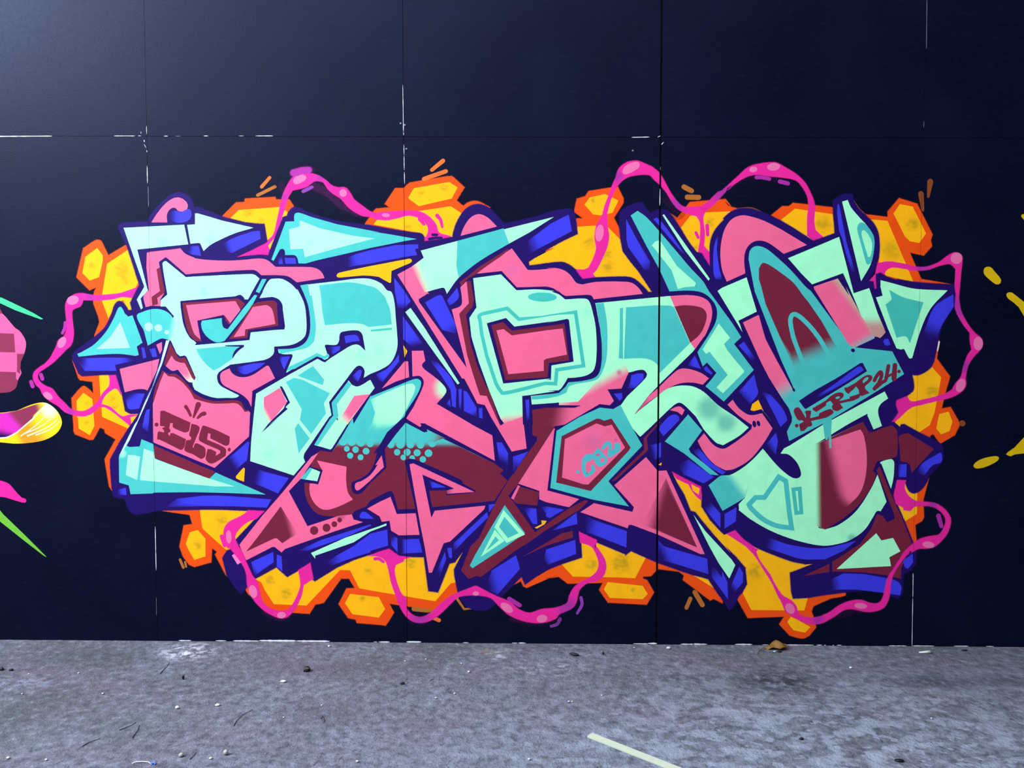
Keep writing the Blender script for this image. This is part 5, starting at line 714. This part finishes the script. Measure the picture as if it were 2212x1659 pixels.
gap_fill|lettering_outline|Y|||5753,2286 5768,2342 5823,2382 5880,2262 5961,2170 5856,2298 5785,2278
letter_side|lettering_outline|B||L5926,2374,5861,2470,O|5861,2462 5941,2430 6063,2286s 6100,2190s 6088,2175s 6038,2127 5992,2223
letter_side|lettering_outline|B||L5989,1958,5926,1918,O|5995,2067 6016,1990 5998,1861 5901,1950
letter_face|lettering_outline|P|||5533,2337 5580,2381 5641,2301s 5745,2237s 5861,2254 5962,2111 5877,1966s 5752,1812s 5609,1723s 5530,1707s 5513,1711s 5408,1771s 5310,1884s 5253,1988 5312,2061 5405,1948s 5494,1912s 5566,1945s 5693,2038s 5763,2102 5771,2142 5722,2174 5626,2245s
outline_stroke|lettering_outline|O|||5806,2155s 5807,2140s 5803,2128s 5795,2122s 5786,2125s 5778,2135s 5773,2149s 5773,2165s 5776,2177s 5784,2182s 5793,2180s 5801,2170s
outline_stroke|lettering_outline|O|||5843,2161s 5845,2148s 5842,2137s 5836,2132s 5829,2134s 5821,2141s 5816,2153s 5814,2166s 5816,2177s 5822,2182s 5830,2180s 5838,2173s
letter_side|lettering_outline|B||L5295,1843,5206,1907,O|5206,1891 5262,1916 5392,1771 5521,1686 5489,1666 5328,1762
letter_face|lettering_outline|T|||5158,2240 5292,2089 5166,1911 5183,1875 5457,1658 5377,1666 5127,1867 4941,1983
letter_face|lettering_outline|P|||4986,2284 5050,2316s 5082,2316s 5122,2284 5099,2236 5058,2268
letter_side|lettering_outline|B|||4892,2132 4987,2228s 5051,2236s 5075,2196s 5059,2173 4925,2036 4884,2092
letter_shade|lettering_outline|W|||4868,2156 4899,2173 4765,2019 4778,1898 4471,1606 4431,1597 4742,1898 4737,2011
letter_side|lettering_outline|B||L5209,1706,5080,1746,O|5072,1754 5167,1810 5410,1641 5314,1580 5121,1665
letter_side|lettering_outline|B||L4878,1898,4806,1882,O|4782,1938 4901,1971 4901,1834 4839,1801
gap_fill|lettering_outline|Y|||4880,1757 4910,1779 4905,1753
letter_face|lettering_outline|P|||4460,1557 4759,1829 4872,1696 4956,1701 5331,893 5291,893 4886,1079 4628,1175 4599,1175 4588,1142 4135,1295 4264,1381 4635,1298 4650,1346
letter_shade|lettering_outline|W||L4948,1372,4803,1412,P|4953,1624 5258,958 4732,1176
letter_side|lettering_outline|B||L4321,1149,4176,1189,O|4176,1263 4256,1222 4580,1110 4577,955 4193,1100
letter_side|lettering_outline|B||L5001,917,4904,868,O|4887,1021 4936,966 5356,845 5370,698 4888,843
letter_side|lettering_outline|B|||3804,1347 3974,1319 3837,1237 3804,1253
letter_side|lettering_outline|B||L3926,1156,3837,1098,O|3853,1106 4095,1287 4103,1181 3837,1106
letter_side|lettering_outline|B||L3666,1285,3593,1301,O|3585,1334 3706,1326 3718,1179 3674,1179
letter_side|lettering_outline|B||L3827,1302,3754,1334,O|3746,1351 3970,1315 3837,1237 3844,1237
gap_fill|lettering_outline|Y|||3694,1142 3763,1175 3759,1212 3807,1206 3787,1175 3714,1134
letter_shade|lettering_outline|W|||3694,1093 4006,1319 4175,1410 4207,1402 4127,1320 3805,1122 3593,966
letter_shade|lettering_outline|W|||3573,856 3804,992 3950,1082 4055,1111 4064,1050 3805,967
letter_side|lettering_outline|B||L3854,854,3772,812,O|3788,837 3805,926 4084,1022 4093,888 3806,771 3829,755
letter_side|lettering_outline|B||L3350,637,3228,604,O|3236,587 3277,719 3512,868 3549,737 3334,485 3220,546
letter_face|lettering_outline|M|||5222,1272 5336,1113 5515,920 5590,839 5627,786 5572,657 5469,805 5378,968
letter_side|lettering_outline|B||L5487,625,5413,772,O|5409,780 5548,609 5562,453 5406,666
letter_side|lettering_outline|B||L5650,602,5594,544,O|5609,626 5667,770 5704,708 5702,618 5619,511 5594,577
letter_side|lettering_outline|B|||5503,724 5553,617 5563,453 5506,543
letter_highlight|lettering_outline|Ph|||744,854 769,870 834,788 796,767
paint_chip|mural|Wh|||7512,2944 7526,2940 7518,2887 7510,2852 7502,2856 7509,2905
paint_drip|lettering_outline|T||L6485,2116,6489,1919,Mt|6434,2194 6522,2200 6520,2059 6525,1924 6509,1924 6498,2042 6487,2003 6471,2003 6459,2042 6449,2115
pink_vine|mural|V|3.5||907,1294 1063,1290 988,1220 906,1191s 831,1133s 789,1083 772,1026s 819,919 835,895s 883,780s 938,656s 979,599s 1010,483s 1041,383s 1139,318s 1270,310s 1337,377s 1413,552s 1406,659 1395,709 1506,779 1533,631 1438,568 1412,452s 1353,336s 1286,260s 1220,239s 1146,260s 1040,325s 943,433s 896,548s 881,689s 834,788s 729,928 697,935s 669,1033s 675,1116s 725,1182s 841,1240s 899,1281
vine_highlight|pink_vine|Vh|||739,1038s 737,1007s 729,983s 717,974s 704,982s 694,1004s 690,1035s 692,1067s 700,1090s 712,1099s 725,1092s 735,1069s
vine_highlight|pink_vine|Vh|||981,509s 984,477s 976,451s 960,438s 939,441s 920,460s 908,489s 905,521s 913,547s 929,560s 949,557s 968,538s
vine_highlight|pink_vine|Vh|||1262,271s 1257,255s 1243,243s 1223,237s 1202,239s 1186,248s 1180,263s 1184,278s 1198,291s 1218,296s 1239,294s 1255,285s
spark_dash|mural|V|||628,1036 658,946 663,939 672,936 681,939 686,946 686,956 662,1047 656,1056 645,1060 635,1056 628,1047
pink_vine|mural|V|3.5|R2583,228,27,154,Vp/R4010,369,27,162,Vp|4124,1099 4290,1019 4282,953 4282,963s 4331,897s 4372,824s 4381,750s 4357,676s 4292,626s 4211,609s 4131,543s 4107,469s 4091,403s 4051,353s 3929,295s 3897,253s 3790,215s 3692,210s 3562,234s 3440,291s 3350,373s 3277,447s 3195,472s 3073,479s 2951,458s 2869,387s 2787,304s 2697,237s 2599,203s 2501,219s 2428,285s 2379,375s 2339,483s 2299,606s 2275,722s 2243,812s 2178,853s 2097,861 2063,852 2187,894 2277,923 2374,854 2488,846 2423,830 2414,805 2341,772 2328,722s 2348,607s 2396,483s 2437,442s 2444,343s 2501,277s 2583,253s 2681,295s 2771,378s 2878,461s 2976,507s 3073,545s 3122,562s 3179,537s 3236,505s 3342,456s 3440,415s 3546,333s 3643,301s 3765,339s 3888,352s 4010,402s 4030,468s 4074,551s 4130,601s 4211,642s 4292,709s 4316,782s 4299,864s 4258,946s 4218,977 4137,1001
vine_highlight|pink_vine|Vh|||3478,315s 3461,305s 3433,308s 3403,323s 3378,347s 3366,372s 3369,392s 3386,402s 3414,398s 3444,383s 3469,360s 3481,335s
vine_highlight|pink_vine|Vh|||3815,257s 3811,238s 3796,222s 3772,212s 3746,212s 3725,222s 3716,239s 3719,258s 3735,274s 3759,284s 3785,284s 3805,274s
vine_highlight|pink_vine|Vh|||3152,492s 3148,482s 3137,475s 3122,472s 3108,474s 3097,482s 3093,492s 3097,501s 3108,509s 3122,512s 3137,509s 3148,502s
spark_dash|mural|V|||2142,813 2150,814 2157,815 2163,816 2168,816 2173,815 2180,812 2188,807 2197,801 2206,795 2215,789 2223,787 2231,789 2235,796 2235,804 2230,811 2221,817 2212,824 2203,831 2193,837 2183,842 2172,844 2162,845 2154,844 2147,843 2140,843 2132,839 2127,832 2128,823 2133,816
spark_dash|mural|Vp|||3437,422 3540,362 3551,360 3562,365 3568,375 3567,386 3559,395 3458,458 3446,461 3434,456 3428,445 3429,432
spark_dash|mural|Vp2|||4129,454 4132,440 4136,426 4139,414 4140,402 4139,390 4134,376 4127,361 4117,344 4107,327 4098,310 4096,303 4099,296 4105,293 4112,293 4117,298 4127,315 4138,331 4149,348 4158,366 4165,384 4167,402 4166,418 4163,433 4160,446 4158,460 4153,468 4145,472 4136,470 4130,463
spark_dash|mural|Vp2|||3928,252 3922,241 3918,230 3914,220 3909,212 3904,206 3897,202 3888,198 3877,194 3865,190 3853,186 3846,182 3844,174 3846,167 3852,163 3860,162 3871,166 3884,169 3897,172 3910,177 3922,184 3932,195 3939,206 3945,218 3950,228 3955,238 3957,248 3952,256 3944,261 3934,259
pink_vine|mural|V|3.5|R7500,1367,22,70,Vp/R6436,254,22,80,Vp|7160,1612 7235,1612 7225,1543s 7267,1463s 7340,1414s 7411,1407s 7523,1391s 7612,1335s 7670,1246s 7657,1141s 7611,1059s 7526,978s 7455,961s 7375,957s 7296,916s 7320,937s 7257,888s 7203,815s 7149,725s 7120,635s 7110,520s 7092,439s 7046,373s 6950,343s 6875,343s 6755,367s 6675,354s 6580,288s 6476,229s 6404,217s 6316,228s 6218,277s 6121,342s 6087,416s 6037,506s 5987,612s 5905,742s 5822,873s 5733,970 5700,993 5546,1090 5618,1119 5700,1034 5837,937 5822,921s 5863,824s 5954,702s 6020,579s 6086,490s 6167,441s 6216,384s 6242,310s 6315,278s 6395,274s 6475,295s 6555,337s 6634,395s 6729,436s 6833,449s 6938,417s 7010,422s 7049,471s 7070,569s 7092,667s 7146,757s 7215,872s 7241,919s 7334,1009s 7397,1050s 7491,1075s 7571,1092s 7616,1165s 7630,1238s 7589,1310s 7516,1359s 7412,1374s 7325,1366 7286,1325 7230,1333 7222,1357 7157,1389 7132,1470
vine_highlight|pink_vine|Vh|||7527,986s 7517,973s 7495,965s 7466,965s 7438,973s 7419,986s 7413,1002s 7422,1015s 7444,1023s 7473,1023s 7501,1015s 7521,1001s
vine_highlight|pink_vine|Vh|||6193,387s 6204,361s 6204,336s 6192,319s 6171,313s 6148,320s 6128,339s 6117,364s 6117,389s 6129,407s 6150,413s 6173,406s
vine_highlight|pink_vine|Vh|||6898,389s 6889,377s 6867,369s 6836,368s 6807,374s 6785,385s 6778,399s 6787,412s 6810,419s 6840,420s 6870,414s 6891,403s
spark_dash|mural|Vp|||7537,1268 7572,1168 7578,1159 7588,1155 7598,1158 7605,1167 7605,1178 7578,1280 7571,1291 7558,1296 7545,1292 7537,1281
brush_stroke|left|Gm|||-1499,3363 -1467,3359 -1450,3355 -1281,3275 -1145,3207 -1056,3154 -1073,3150 -1186,3190 -1323,3239 -1468,3307 -1501,3315
checkered_shape|left|P2|||-1519,3243 -1470,3249 -1451,3206s -1423,3178s -1328,3065s -1288,3037s -1241,2969s -1227,2912s -1246,2823s -1289,2734 -1291,2677 -1280,2629 -1319,2556s -1337,2491s -1396,2450s -1495,2438 -1544,2437
check_square|checkered_shape|W2|||-1526,3017 -1342,3009 -1335,2831 -1532,2835
check_square|checkered_shape|W2|||-1315,2815 -1248,2815 -1285,2734 -1290,2669 -1294,2621 -1321,2641
check_square|checkered_shape|W2|||-1538,2645 -1333,2637 -1335,2572 -1317,2557 -1337,2491s -1396,2450s -1495,2438 -1544,2437
check_square|checkered_shape|W2|||-1519,3251 -1470,3251 -1451,3206 -1521,3198
petal|left|Yp||L-1045,2109,-1196,2003,Go/L-1262,1978,-1346,1937,Yp/R-1015,2280,36,118,Wh|-1551,2238 -1460,2245 -1336,2263 -1170,2328s -1055,2341s -966,2288s -911,2208s -900,2134s -948,2052s -1056,1987s -1181,1958s -1346,1945s -1461,1953 -1559,1961
petal_inside|petal|W2||L-1338,2207,-1397,2157,Vm/L-1473,2100,-1492,2018,O/L-1155,2288,-1063,2320,Yp|-1551,2234 -1460,2240 -1336,2261 -1187,2312 -1104,2332s -1055,2324 -1173,2222 -1191,2174 -1359,2043 -1442,2010 -1558,2002
petal_vein|petal|Wh|||-1235,2015 -1195,2031 -1154,2048 -1114,2065 -1077,2082 -1044,2099 -1017,2115 -994,2132 -974,2149 -955,2165 -935,2182 -934,2183 -934,2184 -935,2184 -936,2185 -937,2184 -958,2168 -977,2152 -997,2136 -1019,2120 -1046,2104 -1079,2088 -1117,2072 -1157,2056 -1198,2040 -1238,2024 -1241,2022 -1241,2019 -1240,2016 -1238,2014
petal_vein|petal|Wh|||-1259,2040 -1229,2053 -1198,2065 -1168,2078 -1138,2091 -1109,2107 -1081,2125 -1054,2144 -1028,2165 -1002,2186 -975,2206 -975,2207 -975,2208 -975,2209 -976,2209 -977,2209 -1004,2189 -1030,2168 -1057,2148 -1084,2129 -1112,2111 -1141,2097 -1170,2083 -1201,2071 -1231,2059 -1262,2047 -1263,2045 -1264,2043 -1263,2041 -1261,2040
petal_vein|petal|Wh|||-1153,2024 -1124,2035 -1094,2046 -1064,2058 -1037,2070 -1011,2083 -990,2097 -971,2112 -954,2127 -937,2142 -919,2157 -919,2158 -919,2159 -919,2160 -920,2160 -921,2160 -939,2145 -956,2130 -974,2115 -992,2101 -1014,2087 -1039,2075 -1067,2064 -1096,2053 -1126,2042 -1155,2031 -1157,2030 -1158,2027 -1157,2025 -1155,2023
petal_vein|petal|Wh|||-1301,2016 -1272,2036 -1243,2056 -1213,2075 -1185,2095 -1158,2115 -1133,2136 -1109,2158 -1086,2179 -1064,2201 -1040,2222 -1040,2223 -1040,2224 -1041,2225 -1042,2225 -1043,2225 -1066,2203 -1089,2182 -1112,2161 -1136,2140 -1161,2119 -1188,2099 -1216,2079 -1245,2060 -1275,2041 -1304,2021 -1305,2020 -1305,2018 -1304,2017 -1302,2016
petal_vein|petal|Wh|||-1558,1988 -1535,1990 -1511,1991 -1487,1992 -1464,1995 -1442,2000 -1420,2007 -1400,2016 -1380,2027 -1360,2037 -1340,2048 -1171,2187 -1052,2317 -1050,2320 -1051,2323 -1053,2325 -1056,2325 -1059,2324 -1177,2194 -1345,2055 -1364,2045 -1384,2034 -1403,2024 -1423,2015 -1444,2008 -1465,2003 -1488,2001 -1511,1999 -1535,1998 -1558,1996 -1561,1995 -1562,1993 -1562,1990 -1560,1988
brush_stroke|left|V|||-1571,1592 -1522,1580 -1440,1551s -1360,1461s -1312,1412 -1271,1395s -1280,1366s -1379,1387 -1485,1419s -1576,1423
brush_stroke|left|Gg|||-1579,1336 -1531,1287 -1499,1246 -1290,1040 -1085,830 -1105,838 -1300,991 -1534,1180 -1582,1221
brush_stroke|right|Yr|||7929,3634s 7979,3640s 8020,3598 8076,3532s 8077,3492s 8039,3481s 7967,3532 7922,3583s
brush_stroke|right|Yr|||8139,3391s 8178,3403s 8222,3376 8303,3313 8375,3234 8378,3116 8308,3183 8256,3266 8208,3309 8152,3352s
brush_stroke|right|Yr|||7886,1739s 7881,1771s 7947,1819s 8064,1848s 8110,1840s 8101,1808s 8027,1763 7949,1737s
brush_stroke|right|Yr|||8182,1868 8197,1888 8259,1933 8344,2029 8411,2109 8418,1877 8349,1879 8261,1869 8222,1852s
brush_stroke|right|Yr|||8253,4118s 8264,4133s 8315,4125 8333,4055 8279,4083"""
for ln in DATA.split('\n'):
    name, parent, base, fe, fd, pt = ln.split('|'); fe, _, cv = fe.partition(';')
    fades = []
    for f in (fd.split('/') if fd else []):
        v = f[1:].split(','); fades.append((f[0], *[float(x) for x in v[:-1]], v[-1]))
    def dec(s):
        o_ = []
        for t_ in s.split():
            sm = t_.endswith('s'); a2, b2 = t_.rstrip('s').split(','); o_.append((float(a2), float(b2), sm))
        return o_
    if pt[0] == '@':
        u_, v_ = pt[1:].split(';'); paint(name, parent, base, 1, fades, [[p[:2] for p in dec(u_)], [p[:2] for p in dec(v_)]], True)
    else:
        paint(name, parent, base, float(fe) if fe else 0.9, fades, [smooth_loop(dec(pt))], False, float(cv) if cv else 1.0)
for r_, b_ in BASE.items():
    r_.location = b_
    for c_ in r_.children: c_.location = -b_
# ------------------------------------------------------------------ litter on the floor
WHITE = plain('chalk_white', (190, 192, 190), 0.7, 0.08, 300)
PALE = plain('pale_stone', (160, 156, 150), 0.8, 0.15, 200)
DARK = plain('dark_scrap', (26, 26, 32), 0.6, 0.3, 200)
BLACK = plain('black_scrap', (9, 9, 12), 0.55, 0.3, 200, 0.4)
TWIG = plain('dry_stalk', (44, 44, 54), 0.8, 0.3, 200)
WOOD = plain('painted_batten', (178, 187, 168), 0.6, 0.08, 40)
BLUE = plain('blue_plastic', (60, 110, 220), 0.4, 0.1, 80)
LEAFM = plain('dry_leaf', (150, 112, 48), 0.55, 0.45, 90, 0.35)
STALK = plain('leaf_stalk', (70, 54, 34), 0.7, 0.2, 90)
def stone(name, label, pos, r, mat, cat='stone', group=None, sq=(1, 0.8, 0.6), seed=0, sub=2, rot=0.0, blocky=0.0):
    bm = bmesh.new(); bmesh.ops.create_icosphere(bm, subdivisions=sub, radius=1.0)
    for v in bm.verts:
        d = 1+0.28*noise.noise(v.co*1.3+Vector((seed*7.1, seed*3.3, 0)))
        p = v.co.copy()
        if blocky: m_ = max(abs(p.x), abs(p.y), abs(p.z)); p = p*(1-blocky)+p/m_*0.85*blocky
        v.co = Vector((p.x*sq[0], p.y*sq[1], p.z*sq[2]))*r*d
    zmin = min(v.co.z for v in bm.verts)
    bmesh.ops.rotate(bm, verts=bm.verts, cent=(0, 0, 0), matrix=Matrix.Rotation(rot, 3, 'Z'))
    o = obj(name, bm, mat, None, (pos[0], pos[1], -zmin-r*0.04), smooth=not blocky)
    return tag(o, label, cat, group)
def tube(name, pts, r0, r1, mat, parent=None, seg=7):
    bm = bmesh.new(); rings = []; n = len(pts); P = [Vector(p) for p in pts]
    for i, p in enumerate(P):
        d = (P[min(i+1, n-1)]-P[max(i-1, 0)]).normalized(); a = d.cross(Vector((0, 0, 1)))
        a = a.normalized() if a.length > 1e-4 else Vector((1, 0, 0)); b = d.cross(a)
        r = r0+(r1-r0)*i/(n-1)
        rings.append([bm.verts.new(p+(a*math.cos(t)+b*math.sin(t))*r) for t in [2*math.pi*k/seg for k in range(seg)]])
    for A, B in zip(rings, rings[1:]):
        for k in range(seg): bm.faces.new((A[k], A[(k+1) % seg], B[(k+1) % seg], B[k]))
    bm.faces.new(rings[0][::-1]); bm.faces.new(rings[-1])
    bmesh.ops.recalc_face_normals(bm, faces=bm.faces)
    return obj(name, bm, mat, parent, smooth=True)
def stalk(label, pts, r=0.0016, r1=0.0008):
    P = []
    for i, (x, y) in enumerate(pts): P.append((x, y, r+0.0012*math.sin(math.pi*i/(len(pts)-1))))
    return tag(tube('dry_stalk', P, r, r1, TWIG), label, 'twig')
# batten
A0, A1, B0, B1 = (2.0498,-0.8729), (2.3203,-1.0941), (2.0289,-0.8970), (2.2727,-1.0950)
bm = bmesh.new(); ext = 1.75
cor = [Vector((*B0, 0)), Vector((*B0, 0))+(Vector((*B1, 0))-Vector((*B0, 0)))*ext, Vector((*A0, 0))+(Vector((*A1, 0))-Vector((*A0, 0)))*ext, Vector((*A0, 0))]
lo = [bm.verts.new(c+Vector((0, 0, 0.0005))) for c in cor]; hi = [bm.verts.new(c+Vector((0, 0, 0.0085))) for c in cor]
bm.faces.new(lo[::-1]); bm.faces.new(hi)
for a in range(4): bm.faces.new((lo[a], lo[(a+1) % 4], hi[(a+1) % 4], hi[a]))
bmesh.ops.bevel(bm, geom=[e for e in bm.edges], offset=0.0012, segments=2, affect='EDGES')
bmesh.ops.recalc_face_normals(bm, faces=bm.faces)
tag(obj('wooden_batten', bm, WOOD), 'long pale painted wooden batten lying on the concrete floor', 'batten')
# dry leaf leaning on the foot of the wall
lp = (2.9957,-0.0333)
leaf = tag(empty('dry_leaf', (lp[0], min(lp[1], -0.045), 0)), 'curled golden brown dry leaf against the foot of the wall', 'leaf')
bm = bmesh.new(); NU, NV = 18, 8; gv = []
for i in range(NU+1):
    u = -1+2*i/NU; row = []
    w_ = 0.030*max(0.02, (1-abs(u)**2.4))**0.75*(1.15 if u > 0 else 0.85)
    for j in range(NV+1):
        v = -1+2*j/NV
        x = u*0.054+0.006*v*v; z = 0.010+0.026*(1-(u-0.25)**2)*(0.9 if u > -0.4 else 0.9) - 0.010*v*v + 0.006*math.sin(5*u+2*v)+0.010*v*(0.4+0.3*u)
        y = v*w_*0.85
        row.append(bm.verts.new((x, y, max(0.001, z))))
    gv.append(row)
for i in range(NU):
    for j in range(NV): bm.faces.new((gv[i][j], gv[i+1][j], gv[i+1][j+1], gv[i][j+1]))
bmesh.ops.solidify(bm, geom=bm.faces[:], thickness=0.0006)
bmesh.ops.recalc_face_normals(bm, faces=bm.faces)
obj('blade', bm, LEAFM, leaf, smooth=True)
sp = (2.8942,-0.1129)
tube('stalk', [(-0.050, 0, 0.006), (-0.060, -0.01, 0.010), (sp[0]-leaf.location.x+0.010, sp[1]-leaf.location.y+0.02, 0.006), (sp[0]-leaf.location.x, sp[1]-leaf.location.y, 0.0015)], 0.0014, 0.0011, STALK, leaf)
# rolled paper
pa, pb = (3.6603,-0.0823), (3.7099,-0.0869)
t_ = tag(empty('rolled_paper', ((pa[0]+pb[0])/2, (pa[1]+pb[1])/2, 0)), 'small white cone of rolled paper lying right of the wall joint', 'paper')
c0 = Vector(((pa[0]-pb[0])/2, (pa[1]-pb[1])/2, 0.0035)); c1 = Vector(((pb[0]-pa[0])/2, (pb[1]-pa[1])/2, 0.0085))
tube('cone', [c0, c0*0.5+c1*0.5, c1], 0.0028, 0.0082, WHITE, t_, 14)
dd = (c1-c0).normalized(); tube('hollow_shade', [c1+dd*0.0002, c1+dd*0.0008], 0.0068, 0.0068, DARK, t_, 14)  # dark disc painted as the shade inside the hollow cone
# cable tie with blue head
ca = [(0.4421,-1.1046), (0.4503,-1.0985), (0.4713,-1.0952), (0.4930,-1.0933), (0.5124,-1.1033)]
t_ = tag(empty('cable_tie', (ca[3][0], ca[3][1], 0)), 'thin white cable tie with blue tip on the floor', 'cable tie')
tube('strap', [(x-ca[3][0], y-ca[3][1], 0.0022+0.003*math.sin(i)) for i, (x, y) in enumerate(ca)], 0.0019, 0.0019, WHITE, t_)
e_ = Vector((ca[4][0]-ca[3][0], ca[4][1]-ca[3][1], 0.004)); tube('tip', [e_+Vector((-0.006, 0.004, 0.002)), e_, e_+Vector((0.009, 0.003, 0)), e_+Vector((0.012, -0.006, -0.001))], 0.0035, 0.0028, BLUE, t_)
stone('black_lump', 'angular black lump, largest dark piece on the floor', (0.8297,-0.3363), 0.016, BLACK, 'lump', seed=3, blocky=0.8, sq=(1, 0.9, 0.75))
stone('shrivelled_leaf', 'dark shrivelled leaf on the floor before the middle of the mural', (2.0300,-0.1397), 0.024, DARK, 'leaf', sq=(1, 0.42, 0.28), seed=4, rot=-0.45)
stone('dark_scrap', 'tiny upright dark scrap right of the shrivelled leaf', (2.1677,-0.1263), 0.006, DARK, 'scrap', sq=(0.7, 0.6, 1.3), seed=5)
stone('dark_chip', 'glossy dark chip lying in front of the dry leaf', (3.0034,-0.0835), 0.013, BLACK, 'chip', sq=(1, 0.6, 0.35), seed=6)
stone('white_chip', 'white chip lying left against the glossy dark chip', (2.9824,-0.0811), 0.006, WHITE, 'chip', sq=(1, 0.6, 0.5), seed=7)
stone('white_chip', 'white plaster chip below the widest wall joint', (2.4868,-0.0541), 0.009, WHITE, 'chip', sq=(1.1, 0.8, 0.7), seed=8, blocky=0.5)
stone('white_pebble', 'round white pebble close to the wall under the hanging vine', (0.8586,-0.0616), 0.006, WHITE, 'pebble', seed=9, sq=(1, 1, 0.9))
stone('white_chip', 'flat white chip left of the black lump and nearer', (0.7604,-0.4507), 0.011, WHITE, 'chip', sq=(1.2, 0.7, 0.5), seed=10)
stone('beige_pebble', 'round beige pebble, larger of two near the lower left', (0.7431,-1.0390), 0.0095, PALE, 'pebble', seed=11, sq=(0.9, 0.9, 1))
stone('grey_pebble', 'pale grey pebble left of the round beige pebble', (0.5900,-1.0540), 0.0085, PALE, 'pebble', seed=12, sq=(1, 0.9, 0.8))
stone('white_chip', 'small white chip between the beige pebble and grey pebble', (0.7004,-1.0672), 0.006, WHITE, 'chip', seed=13)
stone('white_pebble', 'white pebble on open floor beyond the grey pebble', (0.4140,-0.6979), 0.0075, WHITE, 'pebble', seed=14, sq=(1.1, 0.9, 0.8))
stone('white_chip', 'oblong white chip between the white pebble and black lump', (0.5649,-0.6715), 0.008, WHITE, 'chip', seed=15, sq=(1.4, 0.7, 0.7))
stone('dark_stone', 'dark stone at the left edge of the floor', (-0.5350,-0.3516), 0.011, DARK, 'stone', seed=16)
stone('dark_stone', 'smaller dark stone beside the stone at the left edge', (-0.4884,-0.3556), 0.008, DARK, 'stone', seed=17, sq=(1.2, 0.8, 0.6))
stone('dark_scrap', 'upright black scrap below the white scuff on the floor', (0.3183,-0.4313), 0.008, BLACK, 'scrap', seed=18, sq=(0.7, 0.6, 1.2))
stone('dark_scrap', 'ragged dark scrap right of the floor middle under the big hexagon', (1.2751,-0.4594), 0.010, DARK, 'scrap', seed=19, sq=(1, 0.7, 0.5))
stone('dark_chip', 'black oval chip on the floor at the lower right', (3.1042,-1.0389), 0.012, BLACK, 'chip', seed=20, sq=(1.3, 0.7, 0.4))
stone('dark_chip', 'small black chip right of the batten on pale floor', (2.8158,-0.8961), 0.007, BLACK, 'chip', seed=21, sq=(1.2, 0.8, 0.7))
stone('dark_chip', 'flat dark chip near the wall at the far right', (3.8907,-0.0505), 0.012, DARK, 'chip', seed=22, sq=(1.2, 0.6, 0.3))
for i, (p_, r) in enumerate((((1.5518,-0.3376), .006), ((1.5116,-0.2489), .0045), ((1.5077,-0.5515), .005), ((1.4352,-0.5906), .0045), ((1.2181,-1.0788), .006), ((1.9787,-0.6136), .005), ((1.9919,-0.6133), .004), ((1.8144,-1.0531), .005), ((-0.1708,-0.3789), .0045), ((-0.3851,-0.3924), .004), ((0.0475,-0.5782), .005), ((-0.0085,-1.0769), .0065), ((0.1317,-1.0864), .005), ((-0.2865,-0.5843), .004), ((0.9833,-0.6639), .004), ((0.8623,-0.7661), .004), ((1.2499,-0.2229), .004), ((1.3428,-0.2003), .004), ((2.1182,-0.5531), .004), ((3.3785,-0.7279), .004), ((2.3245,-0.0458), .004), ((3.2652,-0.2619), .006))):
    stone('stone_grit', 'tiny white stone grit scattered over the concrete floor', p_, r, WHITE, 'grit', 'white grit on the floor', seed=30+i, sub=1, sq=(1.1, 0.9, 0.75))
for lab, pts in (('dark dry stalk below the white scuff, pointing to the wall', ((0.1910,-0.3770), (0.1870,-0.3383), (0.1850,-0.2986), (0.1742,-0.2531))),
    ('dark dry stalk lying alone at the lower left', ((0.2038,-0.9922), (0.2109,-0.9695), (0.2252,-0.9528), (0.2380,-0.9360))),
    ('near upright one of two dark stalks forming a V', ((0.3538,-0.9306), (0.3485,-0.9003), (0.3449,-0.8727), (0.3306,-0.8342))),
    ('flatter one of two dark stalks forming a V', ((0.2753,-0.8740), (0.2906,-0.8562), (0.3024,-0.8382), (0.3073,-0.8130))),
    ('dark stalk just right of the pale grey pebble', ((0.6289,-1.0715), (0.6320,-1.0563), (0.6336,-1.0410), (0.6302,-1.0256))),
    ('long bowed dark stalk left of the floor middle', ((0.6929,-0.8347), (0.6885,-0.7951), (0.6957,-0.7466), (0.7174,-0.7002))),
    ('short dark stalk right of the ragged dark scrap', ((1.3900,-0.4255), (1.3969,-0.4161), (1.4061,-0.4090))),
    ('dark stalk nearer than the black lump, standing across', ((1.0082,-0.7709), (1.0104,-0.7522), (1.0254,-0.7817), (1.0276,-0.8035)))):
    stalk(lab, pts)
